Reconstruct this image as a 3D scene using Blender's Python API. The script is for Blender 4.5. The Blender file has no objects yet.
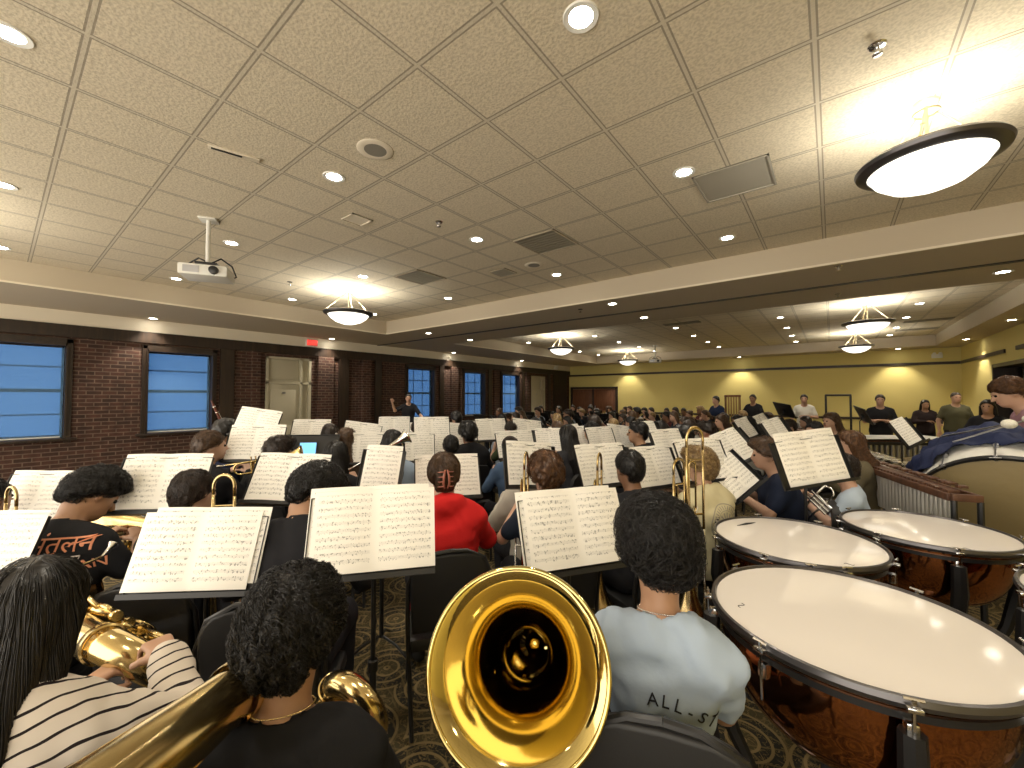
import bpy, bmesh, math, random
import numpy as np
from mathutils import Vector, Matrix, Euler
from mathutils.bvhtree import BVHTree
R = math.radians
PI = math.pi
rng = random.Random(7)
sc = bpy.context.scene
col = sc.collection

# ------------------------------------------------------------------ camera
H = 1.7
YAW, PITCH, FPX = R(38.2), math.atan(12 / 406.6), 406.6
cam_d = bpy.data.cameras.new('camera')
cam = bpy.data.objects.new('camera', cam_d)
col.objects.link(cam)
cam.location = (0, 0, H)
cam.rotation_euler = (PI / 2 + PITCH, 0, YAW)
cam_d.sensor_width = 36
cam_d.lens = FPX / 1024 * 36
cam_d.clip_start = .05
sc.camera = cam

# ------------------------------------------------------------------ world, exposure
w = bpy.data.worlds.new('world'); sc.world = w; w.use_nodes = True
w.node_tree.nodes['Background'].inputs[0].default_value = (1, .91, .77, 1)
w.node_tree.nodes['Background'].inputs[1].default_value = 2.6
sc.view_settings.view_transform = 'Standard'
sc.view_settings.look = 'None'
sc.view_settings.gamma = 1
sc.view_settings.use_curve_mapping = False
sc.view_settings.exposure = 0.52
cy = sc.cycles
cy.use_denoising = True
cy.max_bounces = 6; cy.diffuse_bounces = 3; cy.glossy_bounces = 4; cy.transmission_bounces = 3
cy.transparent_max_bounces = 8
cy.caustics_reflective = False; cy.caustics_refractive = False
cy.sample_clamp_indirect = 4
HC, HS, WALLX, FARY, RX = 3.63, 3.29, -11.2, 19.25, 3.3      # ceiling, soffit, left wall, far wall, right wall

def at(u, v, d):
    """point seen at a place of the photograph, d metres ahead of the camera"""
    F0 = Vector((-math.sin(YAW), math.cos(YAW), 0)); Rr = Vector((math.cos(YAW), math.sin(YAW), 0)); Z = Vector((0, 0, 1))
    F = F0 * math.cos(PITCH) + Z * math.sin(PITCH); U = Z * math.cos(PITCH) - F0 * math.sin(PITCH)
    r = Rr * (u - 512) - U * (v - 384) + F * FPX
    return Vector((0, 0, H)) + r * (d / FPX)
def xy(u, d):
    p = at(u, 396, d); return Vector((p.x, p.y, 0))

# ------------------------------------------------------------------ materials
def mat(name, color, rough=.6, metal=0., emit=None, es=1., spec=None, bump=None, coat=0, trans=0):
    m = bpy.data.materials.new(name); m.use_nodes = True
    b = m.node_tree.nodes['Principled BSDF']
    b.inputs['Base Color'].default_value = (*color, 1)
    b.inputs['Roughness'].default_value = rough
    b.inputs['Metallic'].default_value = metal
    if coat: b.inputs['Coat Weight'].default_value = coat; b.inputs['Coat Roughness'].default_value = .1
    if spec is not None: b.inputs['Specular IOR Level'].default_value = spec
    if emit: b.inputs['Emission Color'].default_value = (*emit, 1); b.inputs['Emission Strength'].default_value = es
    if trans: b.inputs['Transmission Weight'].default_value = trans
    if bump:
        nt = m.node_tree; n = nt.nodes.new('ShaderNodeTexNoise'); n.inputs['Scale'].default_value = bump[0]
        n.inputs['Detail'].default_value = 3
        tc = nt.nodes.new('ShaderNodeTexCoord'); nt.links.new(tc.outputs['Object'], n.inputs['Vector'])
        bp = nt.nodes.new('ShaderNodeBump'); bp.inputs['Strength'].default_value = bump[1]; bp.inputs['Distance'].default_value = bump[2]
        nt.links.new(n.outputs[0], bp.inputs['Height']); nt.links.new(bp.outputs[0], b.inputs['Normal'])
    return m
class NT:
    """small helper for node graphs"""
    def __init__(s, m): s.m = m; s.t = m.node_tree; s.b = s.t.nodes['Principled BSDF']
    def n(s, typ, **k):
        nd = s.t.nodes.new('ShaderNode' + typ)
        for a, v in k.items(): setattr(nd, a, v)
        return nd
    def l(s, a, b): s.t.links.new(a, b)
    def math(s, op, a, b=None, c=None):
        nd = s.n('Math', operation=op)
        for i, x in enumerate((a, b, c)):
            if x is None: continue
            if isinstance(x, (int, float)): nd.inputs[i].default_value = x
            else: s.l(x, nd.inputs[i])
        return nd.outputs[0]
    def ramp(s, fac, stops):
        nd = s.n('ValToRGB'); s.l(fac, nd.inputs[0]); e = nd.color_ramp.elements
        while len(e) < len(stops): e.new(.5)
        for el, (p, c) in zip(e, stops): el.position = p; el.color = (*c, 1)
        return nd.outputs[0]
    def mix(s, fac, a, b):
        nd = s.n('Mix', data_type='RGBA')
        for i, x in ((0, fac), (6, a), (7, b)):
            if isinstance(x, (int, float)): nd.inputs[i].default_value = x
            elif isinstance(x, tuple): nd.inputs[i].default_value = (*x, 1)
            else: s.l(x, nd.inputs[i])
        return nd.outputs[2]
    def bump(s, h, st=.5, d=.01):
        bp = s.n('Bump'); bp.inputs['Strength'].default_value = st; bp.inputs['Distance'].default_value = d
        s.l(h, bp.inputs['Height']); s.l(bp.outputs[0], s.b.inputs['Normal'])

def brick_mat(name='brick', rot=True):
    m = mat(name, (.1, .04, .03), .85); g = NT(m)
    tc = g.n('TexCoord'); sep = g.n('SeparateXYZ'); g.l(tc.outputs['Object'], sep.inputs[0])
    cb = g.n('CombineXYZ'); g.l(sep.outputs['Y'], cb.inputs[0]); g.l(sep.outputs['Z'], cb.inputs[1])
    br = g.n('TexBrick'); g.l(cb.outputs[0], br.inputs['Vector'])
    br.inputs['Scale'].default_value = 1; br.inputs['Brick Width'].default_value = .215; br.inputs['Row Height'].default_value = .075
    br.inputs['Mortar Size'].default_value = .009; br.inputs['Mortar Smooth'].default_value = .2; br.inputs['Bias'].default_value = -.2
    br.inputs['Color1'].default_value = (.066, .026, .016, 1); br.inputs['Color2'].default_value = (.026, .012, .008, 1)
    br.inputs['Mortar'].default_value = (.13, .085, .06, 1)
    nz = g.n('TexNoise'); nz.inputs['Scale'].default_value = 9; nz.inputs['Detail'].default_value = 4; g.l(tc.outputs['Object'], nz.inputs['Vector'])
    hv = g.n('HueSaturation'); g.l(g.math('MULTIPLY_ADD', nz.outputs[0], 1.3, .35), hv.inputs['Value']); g.l(br.outputs[0], hv.inputs['Color'])
    g.l(hv.outputs[0], g.b.inputs['Base Color']); g.bump(g.math('SUBTRACT', 1, br.outputs['Fac']), .6, .006)
    return m
def tile_mat():
    m = mat('ceiling_tile', (.62, .57, .47), .9); g = NT(m)
    tc = g.n('TexCoord'); sep = g.n('SeparateXYZ'); g.l(tc.outputs['Object'], sep.inputs[0])
    def edge(o, off):
        f = g.math('FRACT', g.math('DIVIDE', g.math('SUBTRACT', o, off), .61))
        return g.math('ABSOLUTE', g.math('SUBTRACT', f, .5))       # .5 at the line
    e = g.math('MAXIMUM', edge(sep.outputs['X'], -1.87), edge(sep.outputs['Y'], .26))
    groove = g.math('GREATER_THAN', e, .468); flange = g.math('GREATER_THAN', e, .484)
    nz = g.n('TexNoise'); nz.inputs['Scale'].default_value = 60; nz.inputs['Detail'].default_value = 3; g.l(tc.outputs['Object'], nz.inputs['Vector'])
    n2 = g.n('TexNoise'); n2.inputs['Scale'].default_value = 1.1; g.l(tc.outputs['Object'], n2.inputs['Vector'])
    base = g.ramp(nz.outputs[0], [(.36, (.62, .545, .405)), (.6, (.80, .71, .545))])
    base = g.mix(g.math('MULTIPLY', n2.outputs[0], .25), base, (.72, .64, .5))
    c = g.mix(groove, base, (.36, .31, .23)); c = g.mix(flange, c, (.66, .59, .46))
    g.l(c, g.b.inputs['Base Color'])
    h = g.math('SUBTRACT', g.math('MULTIPLY', nz.outputs[0], .6), g.math('MULTIPLY', groove, 1.0)); g.bump(h, .7, .008)
    return m
def carpet_mat():
    m = mat('carpet', (.03, .03, .02), .95); g = NT(m)
    tc = g.n('TexCoord')
    vo = g.n('TexVoronoi', voronoi_dimensions='2D'); vo.inputs['Scale'].default_value = 2.6; vo.inputs['Randomness'].default_value = .25
    g.l(tc.outputs['Object'], vo.inputs['Vector'])
    rings = g.math('SINE', g.math('MULTIPLY', vo.outputs['Distance'], 42))
    ve = g.n('TexVoronoi', voronoi_dimensions='2D', feature='DISTANCE_TO_EDGE'); ve.inputs['Scale'].default_value = 7; g.l(tc.outputs['Object'], ve.inputs['Vector'])
    nz = g.n('TexNoise'); nz.inputs['Scale'].default_value = 14; nz.inputs['Distortion'].default_value = 2.5; g.l(tc.outputs['Object'], nz.inputs['Vector'])
    scroll = g.math('LESS_THAN', g.math('ABSOLUTE', g.math('SUBTRACT', nz.outputs[0], .5)), .022)
    ln = g.math('GREATER_THAN', rings, .72)
    fleur = g.math('LESS_THAN', ve.outputs['Distance'], .035)
    base = g.mix(g.math('GREATER_THAN', g.math('SINE', g.math('MULTIPLY', vo.outputs['Distance'], 14)), .3), (.018, .017, .010), (.06, .048, .018))
    c = g.mix(scroll, base, (.19, .13, .05)); c = g.mix(g.math('MULTIPLY', fleur, .8), c, (.14, .10, .04)); c = g.mix(ln, c, (.24, .17, .07))
    g.l(c, g.b.inputs['Base Color'])
    n2 = g.n('TexNoise'); n2.inputs['Scale'].default_value = 400; g.l(tc.outputs['Object'], n2.inputs['Vector']); g.bump(n2.outputs[0], .5, .004)
    return m
def paper_mat():
    """printed staves and notes laid out in the sheet's own uv, 0..2 across a two page spread"""
    m = mat('music_paper', (.93, .9, .82), .75); g = NT(m)
    uv = g.n('UVMap'); sep = g.n('SeparateXYZ'); g.l(uv.outputs[0], sep.inputs[0])
    oi = g.n('ObjectInfo')
    u = g.math('FRACT', sep.outputs['X']); v = sep.outputs['Y']
    sx = g.math('MULTIPLY', g.math('GREATER_THAN', u, .07), g.math('LESS_THAN', u, .93))
    sy = g.math('MULTIPLY', g.math('GREATER_THAN', v, .05), g.math('LESS_THAN', v, .90))
    inside = g.math('MULTIPLY', sx, sy)
    row = g.math('MULTIPLY', v, 11); fr = g.math('FRACT', row)
    inband = g.math('MULTIPLY', g.math('GREATER_THAN', fr, .3), g.math('LESS_THAN', fr, .72))
    line = g.math('MULTIPLY', g.math('LESS_THAN', g.math('FRACT', g.math('MULTIPLY', g.math('SUBTRACT', fr, .3), 11.9)), .24), inband)
    cb = g.n('CombineXYZ'); g.l(g.math('MULTIPLY', sep.outputs['X'], 26), cb.inputs[0]); g.l(g.math('MULTIPLY', row, 2.1), cb.inputs[1])
    g.l(g.math('MULTIPLY', oi.outputs['Random'], 50), cb.inputs[2])
    nz = g.n('TexNoise'); nz.inputs['Scale'].default_value = 1.4; nz.inputs['Detail'].default_value = 2; g.l(cb.outputs[0], nz.inputs['Vector'])
    band2 = g.math('MULTIPLY', g.math('GREATER_THAN', fr, .2), g.math('LESS_THAN', fr, .82))
    notes = g.math('MULTIPLY', g.math('GREATER_THAN', nz.outputs[0], .60), band2)
    ink = g.math('MULTIPLY', g.math('MAXIMUM', g.math('MULTIPLY', line, .62), g.math('MULTIPLY', notes, .8)), inside)
    g.l(g.mix(g.math('MULTIPLY', ink, .8), (.93, .90, .83), (.06, .055, .05)), g.b.inputs['Base Color'])
    return m
def wood_mat(name, a, b, rough=.45, axis='Z'):
    m = mat(name, a, rough); g = NT(m); tc = g.n('TexCoord'); mp = g.n('Mapping')
    mp.inputs['Scale'].default_value = {'Z': (8, 8, .8), 'X': (.8, 8, 8), 'Y': (8, .8, 8)}[axis]
    g.l(tc.outputs['Object'], mp.inputs[0]); nz = g.n('TexNoise'); nz.inputs['Scale'].default_value = 3; nz.inputs['Detail'].default_value = 5
    g.l(mp.outputs[0], nz.inputs['Vector']); g.l(g.ramp(nz.outputs[0], [(.3, a), (.7, b)]), g.b.inputs['Base Color'])
    return m
M = dict(
    brick=brick_mat(), tile=tile_mat(), carpet=carpet_mat(), paper=paper_mat(),
    plaster=mat('cream_plaster', (.80, .72, .58), .85, bump=(30, .15, .01)),
    soffit=mat('soffit_paint', (.56, .48, .36), .85),
    yellow=mat('yellow_paint', (.69, .575, .21), .8, bump=(12, .1, .01)),
    darkwood=wood_mat('dark_wood', (.014, .009, .006), (.035, .019, .011)),
    doorwood=wood_mat('door_wood', (.12, .045, .02), (.2, .08, .035)),
    creamdoor=mat('cream_door_paint', (.50, .46, .34), .5),
    black=mat('black_metal', (.012, .012, .013), .38),
    blackvinyl=mat('black_vinyl', (.012, .012, .013), .5, bump=(200, .2, .002)),
    blackpl=mat('black_plastic', (.02, .02, .022), .45),
    chrome=mat('chrome', (.75, .75, .76), .16, 1),
    steel=mat('steel', (.45, .45, .47), .3, 1),
    brass=mat('brass', (.66, .535, .22), .08, 1),
    brass2=mat('gold_lacquer', (.78, .60, .28), .17, 1),
    silver=mat('silver_plate', (.82, .81, .77), .2, 1), tube=mat('brushed_tube', (.62, .60, .55), .42, .7),
    white=mat('white_paint', (.78, .77, .72), .5),
    drumhead=mat('drum_head_film', (.78, .73, .68), .10, bump=(6, .03, .01)),
    bronze=mat('bronze_rim', (.12, .115, .12), .3, .8),
    pole=mat('brass_rod', (.72, .62, .42), .3, .8),
    rosewood=wood_mat('rosewood', (.07, .032, .02), (.14, .065, .038), .4),
    beltan=mat('natural_skin_head', (.30, .235, .115), .55, bump=(9, .4, .01)),
    blue=mat('royal_blue_cloth', (.006, .014, .062), .7, bump=(40, .3, .01)),
    fleece=mat('white_fleece', (.82, .80, .70), .95, bump=(120, .8, .01)),
    red=mat('red_plastic', (.6, .02, .02), .4),
)
def copper_mat():
    m = mat('hammered_copper', (.50, .21, .10), .09, 1); g = NT(m); tc = g.n('TexCoord')
    v = g.n('TexVoronoi'); v.inputs['Scale'].default_value = 38; g.l(tc.outputs['Object'], v.inputs['Vector'])
    g.bump(v.outputs['Distance'], .10, .004); return m
M['copper'] = copper_mat()
def lamp_mat(name, color, s):
    return mat(name, (.9, .9, .85), .5, emit=color, es=s)
M['lamp'] = lamp_mat('lamp_glow', (1, .93, .78), 30)
M['bowl'] = lamp_mat('lit_alabaster_bowl', (1, .96, .84), 1.3)
M['horn'] = mat('worn_lacquer', (.55, .42, .21), .22, 1)
def skin_mat(name, c):
    m = mat(name, c, .5); b = m.node_tree.nodes['Principled BSDF']
    b.inputs['Subsurface Weight'].default_value = 0
    return m
SKIN = dict(light=skin_mat('skin_light', (.56, .34, .24)), tan=skin_mat('skin_tan', (.43, .24, .145)), brown=skin_mat('skin_brown', (.25, .125, .07)),
            dark=skin_mat('skin_dark', (.12, .06, .035)))
EYE = mat('eye_dark', (.01, .008, .006), .2)
def hair_mat(name, c, c2=None):
    m = mat(name, c, .38, spec=.5); g = NT(m)
    if c2 or True:
        tc = g.n('TexCoord'); nz = g.n('TexNoise'); nz.inputs['Scale'].default_value = 45; nz.inputs['Detail'].default_value = 3
        g.l(tc.outputs['Object'], nz.inputs['Vector'])
        c2 = c2 or tuple(x * 2.2 for x in c)
        g.l(g.ramp(nz.outputs[0], [(.4, c), (.65, c2)]), g.b.inputs['Base Color'])
    return m
HAIR = dict(black=hair_mat('hair_black', (.007, .006, .006)), dark=hair_mat('hair_dark_brown', (.018, .011, .008)),
            brown=hair_mat('hair_brown', (.055, .028, .014), (.11, .06, .03)), auburn=hair_mat('hair_auburn', (.07, .03, .013), (.16, .075, .03)),
            blond=hair_mat('hair_blond', (.17, .10, .04), (.42, .29, .13)), grey=hair_mat('hair_grey', (.2, .19, .17)))
_cl = {}
def cloth(c, rough=.85):
    k = tuple(round(x, 3) for x in c)
    if k not in _cl: _cl[k] = mat('cloth', c, rough, bump=(60, .25, .004), spec=.2)
    return _cl[k]

# ------------------------------------------------------------------ mesh helpers
class MB:
    def __init__(s): s.v = []; s.f = []; s.m = []; s.uv = {}
    def add(s, v, f, mi=0):
        o = len(s.v); s.v += [tuple(p) for p in v]; s.f += [tuple(i + o for i in q) for q in f]; s.m += [mi] * len(f); return s
    def box(s, c, d, rot=None, bev=0, mi=0, top=None):
        x, y, z = (k / 2 for k in d); c = Vector(c)
        if bev:
            b = min(bev, x * .99, y * .99, z * .99); bm = bmesh.new(); bmesh.ops.create_cube(bm, size=1)
            for q in bm.verts: q.co = Vector((q.co.x * 2 * x, q.co.y * 2 * y, q.co.z * 2 * z))
            bmesh.ops.bevel(bm, geom=bm.edges[:], offset=b, segments=2, affect='EDGES', profile=.6)
            bm.verts.index_update(); V = [q.co.copy() for q in bm.verts]; F = [tuple(q.index for q in f.verts) for f in bm.faces]; bm.free()
        else:
            V = [Vector((i * x, j * y, k * z)) for i in (-1, 1) for j in (-1, 1) for k in (-1, 1)]
            F = [(0, 1, 3, 2), (4, 6, 7, 5), (0, 4, 5, 1), (2, 3, 7, 6), (0, 2, 6, 4), (1, 5, 7, 3)]
        if rot is not None: V = [rot @ q for q in V]
        return s.add([q + c for q in V], F, mi)
    def tube(s, pts, r, n=8, cap=True, mi=0, closed=False):
        pts = [Vector(p) for p in pts]; N = len(pts); rs = r if hasattr(r, '__len__') else [r] * N
        V, F = [], []
        t0 = (pts[1] - pts[0]).normalized(); up = Vector((0, 0, 1)) if abs(t0.z) < .9 else Vector((1, 0, 0))
        a = t0.cross(up).normalized()
        for i, p in enumerate(pts):
            if closed: t = pts[(i + 1) % N] - pts[i - 1]
            else: t = pts[min(i + 1, N - 1)] - pts[max(i - 1, 0)]
            t = t.normalized() if t.length > 1e-9 else t0
            a = (a - t * a.dot(t)); a = a.normalized() if a.length > 1e-6 else t.orthogonal().normalized(); b = t.cross(a)
            for k in range(n):
                an = 2 * PI * k / n; V.append(p + (a * math.cos(an) + b * math.sin(an)) * rs[i])
        for i in range(N if closed else N - 1):
            j = (i + 1) % N
            for k in range(n): F.append((i * n + k, i * n + (k + 1) % n, j * n + (k + 1) % n, j * n + k))
        if cap and not closed: F.append(tuple(range(n))[::-1]); F.append(tuple((N - 1) * n + k for k in range(n)))
        return s.add(V, F, mi)
    def lathe(s, prof, n=32, c=(0, 0, 0), rot=None, mi=0, a0=0, a1=2 * PI):
        c = Vector(c); V, F = [], []; full = abs(a1 - a0 - 2 * PI) < 1e-6; m = n if full else n + 1
        for (r, z) in prof:
            for k in range(m):
                an = a0 + (a1 - a0) * k / n; q = Vector((r * math.cos(an), r * math.sin(an), z))
                V.append((rot @ q if rot is not None else q) + c)
        for i in range(len(prof) - 1):
            for k in range(n if full else n):
                k2 = (k + 1) % m; F.append((i * m + k, i * m + k2, (i + 1) * m + k2, (i + 1) * m + k))
        return s.add(V, F, mi)
    def prism(s, poly, z0, z1, f=lambda x, y, z: (x, y, z), mi=0):
        n = len(poly); V = [f(x, y, z0) for x, y in poly] + [f(x, y, z1) for x, y in poly]
        F = [tuple(range(n))[::-1], tuple(range(n, 2 * n))] + [(i, (i + 1) % n, n + (i + 1) % n, n + i) for i in range(n)]
        return s.add(V, F, mi)
    def ball(s, c, r, n=12, mi=0, sc3=(1, 1, 1)):
        prof = [(r * math.sin(PI * i / (n // 2 + 2)), -r * math.cos(PI * i / (n // 2 + 2))) for i in range(n // 2 + 3)]
        V0 = len(s.v); s.lathe([(max(a, 1e-4), b) for a, b in prof], n, (0, 0, 0), mi=mi)
        for i in range(V0, len(s.v)): q = s.v[i]; s.v[i] = (q[0] * sc3[0] + c[0], q[1] * sc3[1] + c[1], q[2] * sc3[2] + c[2])
        return s
    def mesh(s, name, smooth=True):
        me = bpy.data.meshes.new(name); me.from_pydata(s.v, [], s.f)
        if any(s.m): me.polygons.foreach_set('material_index', s.m)
        if smooth:
            me.shade_smooth()
            if smooth != 'all': me.set_sharp_from_angle(angle=R(38))
        me.update(); return me
    def obj(s, name, m, parent=None, smooth=True):
        o = bpy.data.objects.new(name, s.mesh(name, smooth)); col.objects.link(o)
        for q in (m if isinstance(m, (list, tuple)) else [m]): o.data.materials.append(q)
        if parent: o.parent = parent
        return o
def tag(o, label=None, cat=None, group=None, kind=None):
    if label: o['label'] = label
    if cat: o['category'] = cat
    if group: o['group'] = group
    if kind: o['kind'] = kind
    return o
def empty(name, loc=(0, 0, 0), rz=0, label=None, cat=None, group=None):
    o = bpy.data.objects.new(name, None); o.empty_display_size = .1; col.objects.link(o); o.location = loc; o.rotation_euler = (0, 0, rz)
    return tag(o, label, cat, group)
KIDS = {}
def copy_tree(o, loc=None, rot=None, label=None, group=None):
    def cp(a, par):
        c = a.copy(); col.objects.link(c); c.parent = par
        for ch in list(a.children): cp(ch, c)
        return c
    c = cp(o, None)
    if loc is not None: c.location = loc
    if rot is not None: c.rotation_euler = rot
    if label: c['label'] = label
    if group: c['group'] = group
    return c
def struct(o): o['kind'] = 'structure'; return o
def sbox(name, a, b, m, bev=0):
    c = [(p + q) / 2 for p, q in zip(a, b)]; d = [abs(q - p) for p, q in zip(a, b)]
    o = MB().box((0, 0, 0), d, bev=bev).obj(name, m, smooth=False); o.location = c
    # object space equals world space for the procedural patterns
    me = o.data
    for v in me.vertices: v.co += Vector(c)
    o.location = (0, 0, 0)
    return struct(o)
def arc(c, r, a0, a1, n, ax='xz'):
    out = []
    for i in range(n + 1):
        a = a0 + (a1 - a0) * i / n; x, z = r * math.cos(a), r * math.sin(a)
        out.append(Vector(c) + (Vector((x, 0, z)) if ax == 'xz' else Vector((0, x, z)) if ax == 'yz' else Vector((x, z, 0))))
    return out
# ------------------------------------------------------------------ implicit surfaces -> one continuous mesh
class SDF:
    def __init__(s, lo, hi, h):
        s.lo = np.array(lo, float); s.h = h
        s.n = (np.ceil((np.array(hi) - s.lo) / h).astype(int) + 1)
        s.V = np.full(s.n, .5, np.float32)
        s.ax = [s.lo[i] + h * np.arange(s.n[i]) for i in range(3)]
    def sub(s, lo, hi):
        i0 = np.clip(((np.array(lo) - s.lo) / s.h).astype(int), 0, s.n - 1); i1 = np.clip(((np.array(hi) - s.lo) / s.h).astype(int) + 2, 1, s.n)
        sl = tuple(slice(a, max(b, a + 1)) for a, b in zip(i0, i1))
        X, Y, Z = np.meshgrid(s.ax[0][sl[0]], s.ax[1][sl[1]], s.ax[2][sl[2]], indexing='ij', sparse=True)
        return sl, X, Y, Z
    def smin(s, sl, d, k, op=1):
        A = s.V[sl]
        if op == 1:
            if k > 0: h = np.maximum(k - np.abs(A - d), 0) / k; s.V[sl] = np.minimum(A, d) - h * h * k * .25
            else: s.V[sl] = np.minimum(A, d)
        else:
            d = -d
            if k > 0: h = np.maximum(k - np.abs(A - d), 0) / k; s.V[sl] = np.maximum(A, d) + h * h * k * .25
            else: s.V[sl] = np.maximum(A, d)
    def cap(s, a, b, ra, rb=None, k=.02, flat=None, inf=0, op=1):
        rb = ra if rb is None else rb; ra += inf; rb += inf
        a = np.array(a, float); b = np.array(b, float); m = max(ra, rb) + k + 2 * s.h + .01
        sl, X, Y, Z = s.sub(np.minimum(a, b) - m, np.maximum(a, b) + m)
        ab = b - a; L2 = ab @ ab + 1e-12
        PX, PY, PZ = X - a[0], Y - a[1], Z - a[2]
        t = np.clip((PX * ab[0] + PY * ab[1] + PZ * ab[2]) / L2, 0, 1)
        dx, dy, dz = PX - t * ab[0], PY - t * ab[1], PZ - t * ab[2]
        q = dx * dx + dy * dy + dz * dz
        if flat is not None:
            nv, fl = np.array(flat[0], float), flat[1]; nv /= np.linalg.norm(nv); w_ = dx * nv[0] + dy * nv[1] + dz * nv[2]
            q = q + w_ * w_ * (1 / fl ** 2 - 1)
        s.smin(sl, np.sqrt(q) - (ra + (rb - ra) * t), k, op)
    def ell(s, c, r, Rm=None, k=.02, inf=0, op=1):
        c = np.array(c, float); r = np.array(r, float) + inf; m = max(r) + k + 2 * s.h + .01
        sl, X, Y, Z = s.sub(c - m, c + m); P = (X - c[0], Y - c[1], Z - c[2])
        if Rm is not None: P = [Rm[0][i] * P[0] + Rm[1][i] * P[1] + Rm[2][i] * P[2] for i in range(3)]     # transpose
        q = np.sqrt((P[0] / r[0]) ** 2 + (P[1] / r[1]) ** 2 + (P[2] / r[2]) ** 2)
        g = np.sqrt((P[0] / r[0] ** 2) ** 2 + (P[1] / r[1] ** 2) ** 2 + (P[2] / r[2] ** 2) ** 2) + 1e-9
        s.smin(sl, q * (q - 1) / g, k, op)
    def plane(s, n_, d):
        """keep the side where n.p < d"""
        X, Y, Z = np.meshgrid(*s.ax, indexing='ij', sparse=True); n_ = np.array(n_, float); n_ /= np.linalg.norm(n_)
        s.V = np.maximum(s.V, (n_[0] * X + n_[1] * Y + n_[2] * Z - d).astype(np.float32))
    def noise(s, amp, f, seed=0, sharp=False):
        X, Y, Z = np.meshgrid(*s.ax, indexing='ij', sparse=True); r = np.random.RandomState(seed); acc = 0
        for o in range(2):
            k = r.normal(size=(3, 3)) ; k /= np.linalg.norm(k, axis=1)[:, None]; ff = f * (1 + o * .9)
            a = [np.sin(ff * (q[0] * X + q[1] * Y + q[2] * Z) + r.rand() * 6 + 1.5 * np.sin(ff * .5 * (q[1] * X - q[0] * Z + q[2] * Y))) for q in k]
            acc = acc + a[0] * a[1] / (1 + o) + .5 * a[2] / (1 + o)
        if sharp: acc = 1 - 2 * np.abs(acc) ** .7
        s.V = (s.V + amp * acc).astype(np.float32)
    def mesh(s):
        V = s.V; ins = V < 0; n = np.array(V.shape) - 1
        ncell = tuple(n); cnt = np.zeros(ncell, np.float32); acc = np.zeros(ncell + (3,), np.float32)
        corner = lambda A, o: A[o[0]:o[0] + n[0], o[1]:o[1] + n[1], o[2]:o[2] + n[2]]
        sides = []
        for ax in range(3):
            o2 = [0, 0, 0]; o2[ax] = 1
            a = V[tuple(slice(0, -1) if i == ax else slice(None) for i in range(3))]; b = V[tuple(slice(1, None) if i == ax else slice(None) for i in range(3))]
            cr = (a < 0) != (b < 0); t = np.where(cr, a / np.where(np.abs(a - b) < 1e-9, 1e-9, a - b), 0).astype(np.float32); sides.append((cr, a < 0))
            oth = [i for i in range(3) if i != ax]
            for p in (0, 1):
                for q in (0, 1):
                    o = [0, 0, 0]; o[oth[0]] = p; o[oth[1]] = q
                    sl = tuple(slice(o[i], o[i] + n[i]) for i in range(3))
                    c = cr[sl]; cnt += c
                    acc[..., ax] += t[sl] * c; acc[..., oth[0]] += p * c; acc[..., oth[1]] += q * c
        act = cnt > 0; idx = np.full(ncell, -1, np.int64); ii = np.argwhere(act); idx[act] = np.arange(len(ii))
        P = (ii + acc[act] / cnt[act][:, None]) * s.h + s.lo
        F = []
        for ax in range(3):
            cr, neg = sides[ax]; b, c = (ax + 1) % 3, (ax + 2) % 3
            e = np.argwhere(cr); ok = (e[:, b] > 0) & (e[:, c] > 0) & (e[:, b] < n[b]) & (e[:, c] < n[c]); e = e[ok]
            ng = neg[tuple(e.T)]
            q = []
            for db, dc in ((-1, -1), (0, -1), (0, 0), (-1, 0)):
                k = e.copy(); k[:, b] += db; k[:, c] += dc; q.append(idx[tuple(k.T)])
            q = np.stack(q, 1); q[~ng] = q[~ng][:, ::-1]; F.append(q)
        F = np.concatenate(F); F = F[(F >= 0).all(1)]
        return P.astype(np.float64), F
def np_mesh(name, P, F, extra=None, smooth=True):
    """extra: list of (P, F, material index) joined into the same mesh"""
    Ps, Fs, Ms = [P], [F], [np.zeros(len(F), int)]; o = len(P)
    for (p, f, mi) in (extra or []): Ps.append(p); Fs.append(np.asarray(f) + o); Ms.append(np.full(len(f), mi)); o += len(p)
    P = np.concatenate(Ps); F = np.concatenate(Fs); Mi = np.concatenate(Ms)
    me = bpy.data.meshes.new(name); k = F.shape[1]
    me.vertices.add(len(P)); me.vertices.foreach_set('co', P.astype(np.float32).ravel())
    me.loops.add(F.size); me.loops.foreach_set('vertex_index', F.ravel().astype(np.int32))
    me.polygons.add(len(F)); me.polygons.foreach_set('loop_start', (np.arange(len(F)) * k).astype(np.int32)); me.polygons.foreach_set('material_index', Mi.astype(np.int32))
    me.update(calc_edges=True); me.validate()
    if smooth: me.shade_smooth()
    return me
def mobj(name, me, mats, parent=None):
    """an object of a shared mesh with its own materials"""
    mats = mats if isinstance(mats, (list, tuple)) else [mats]
    while len(me.materials) < len(mats): me.materials.append(mats[len(me.materials)])
    o = bpy.data.objects.new(name, me); col.objects.link(o)
    for i, m in enumerate(mats): o.material_slots[i].link = 'OBJECT'; o.material_slots[i].material = m
    if parent: o.parent = parent
    return o

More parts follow.
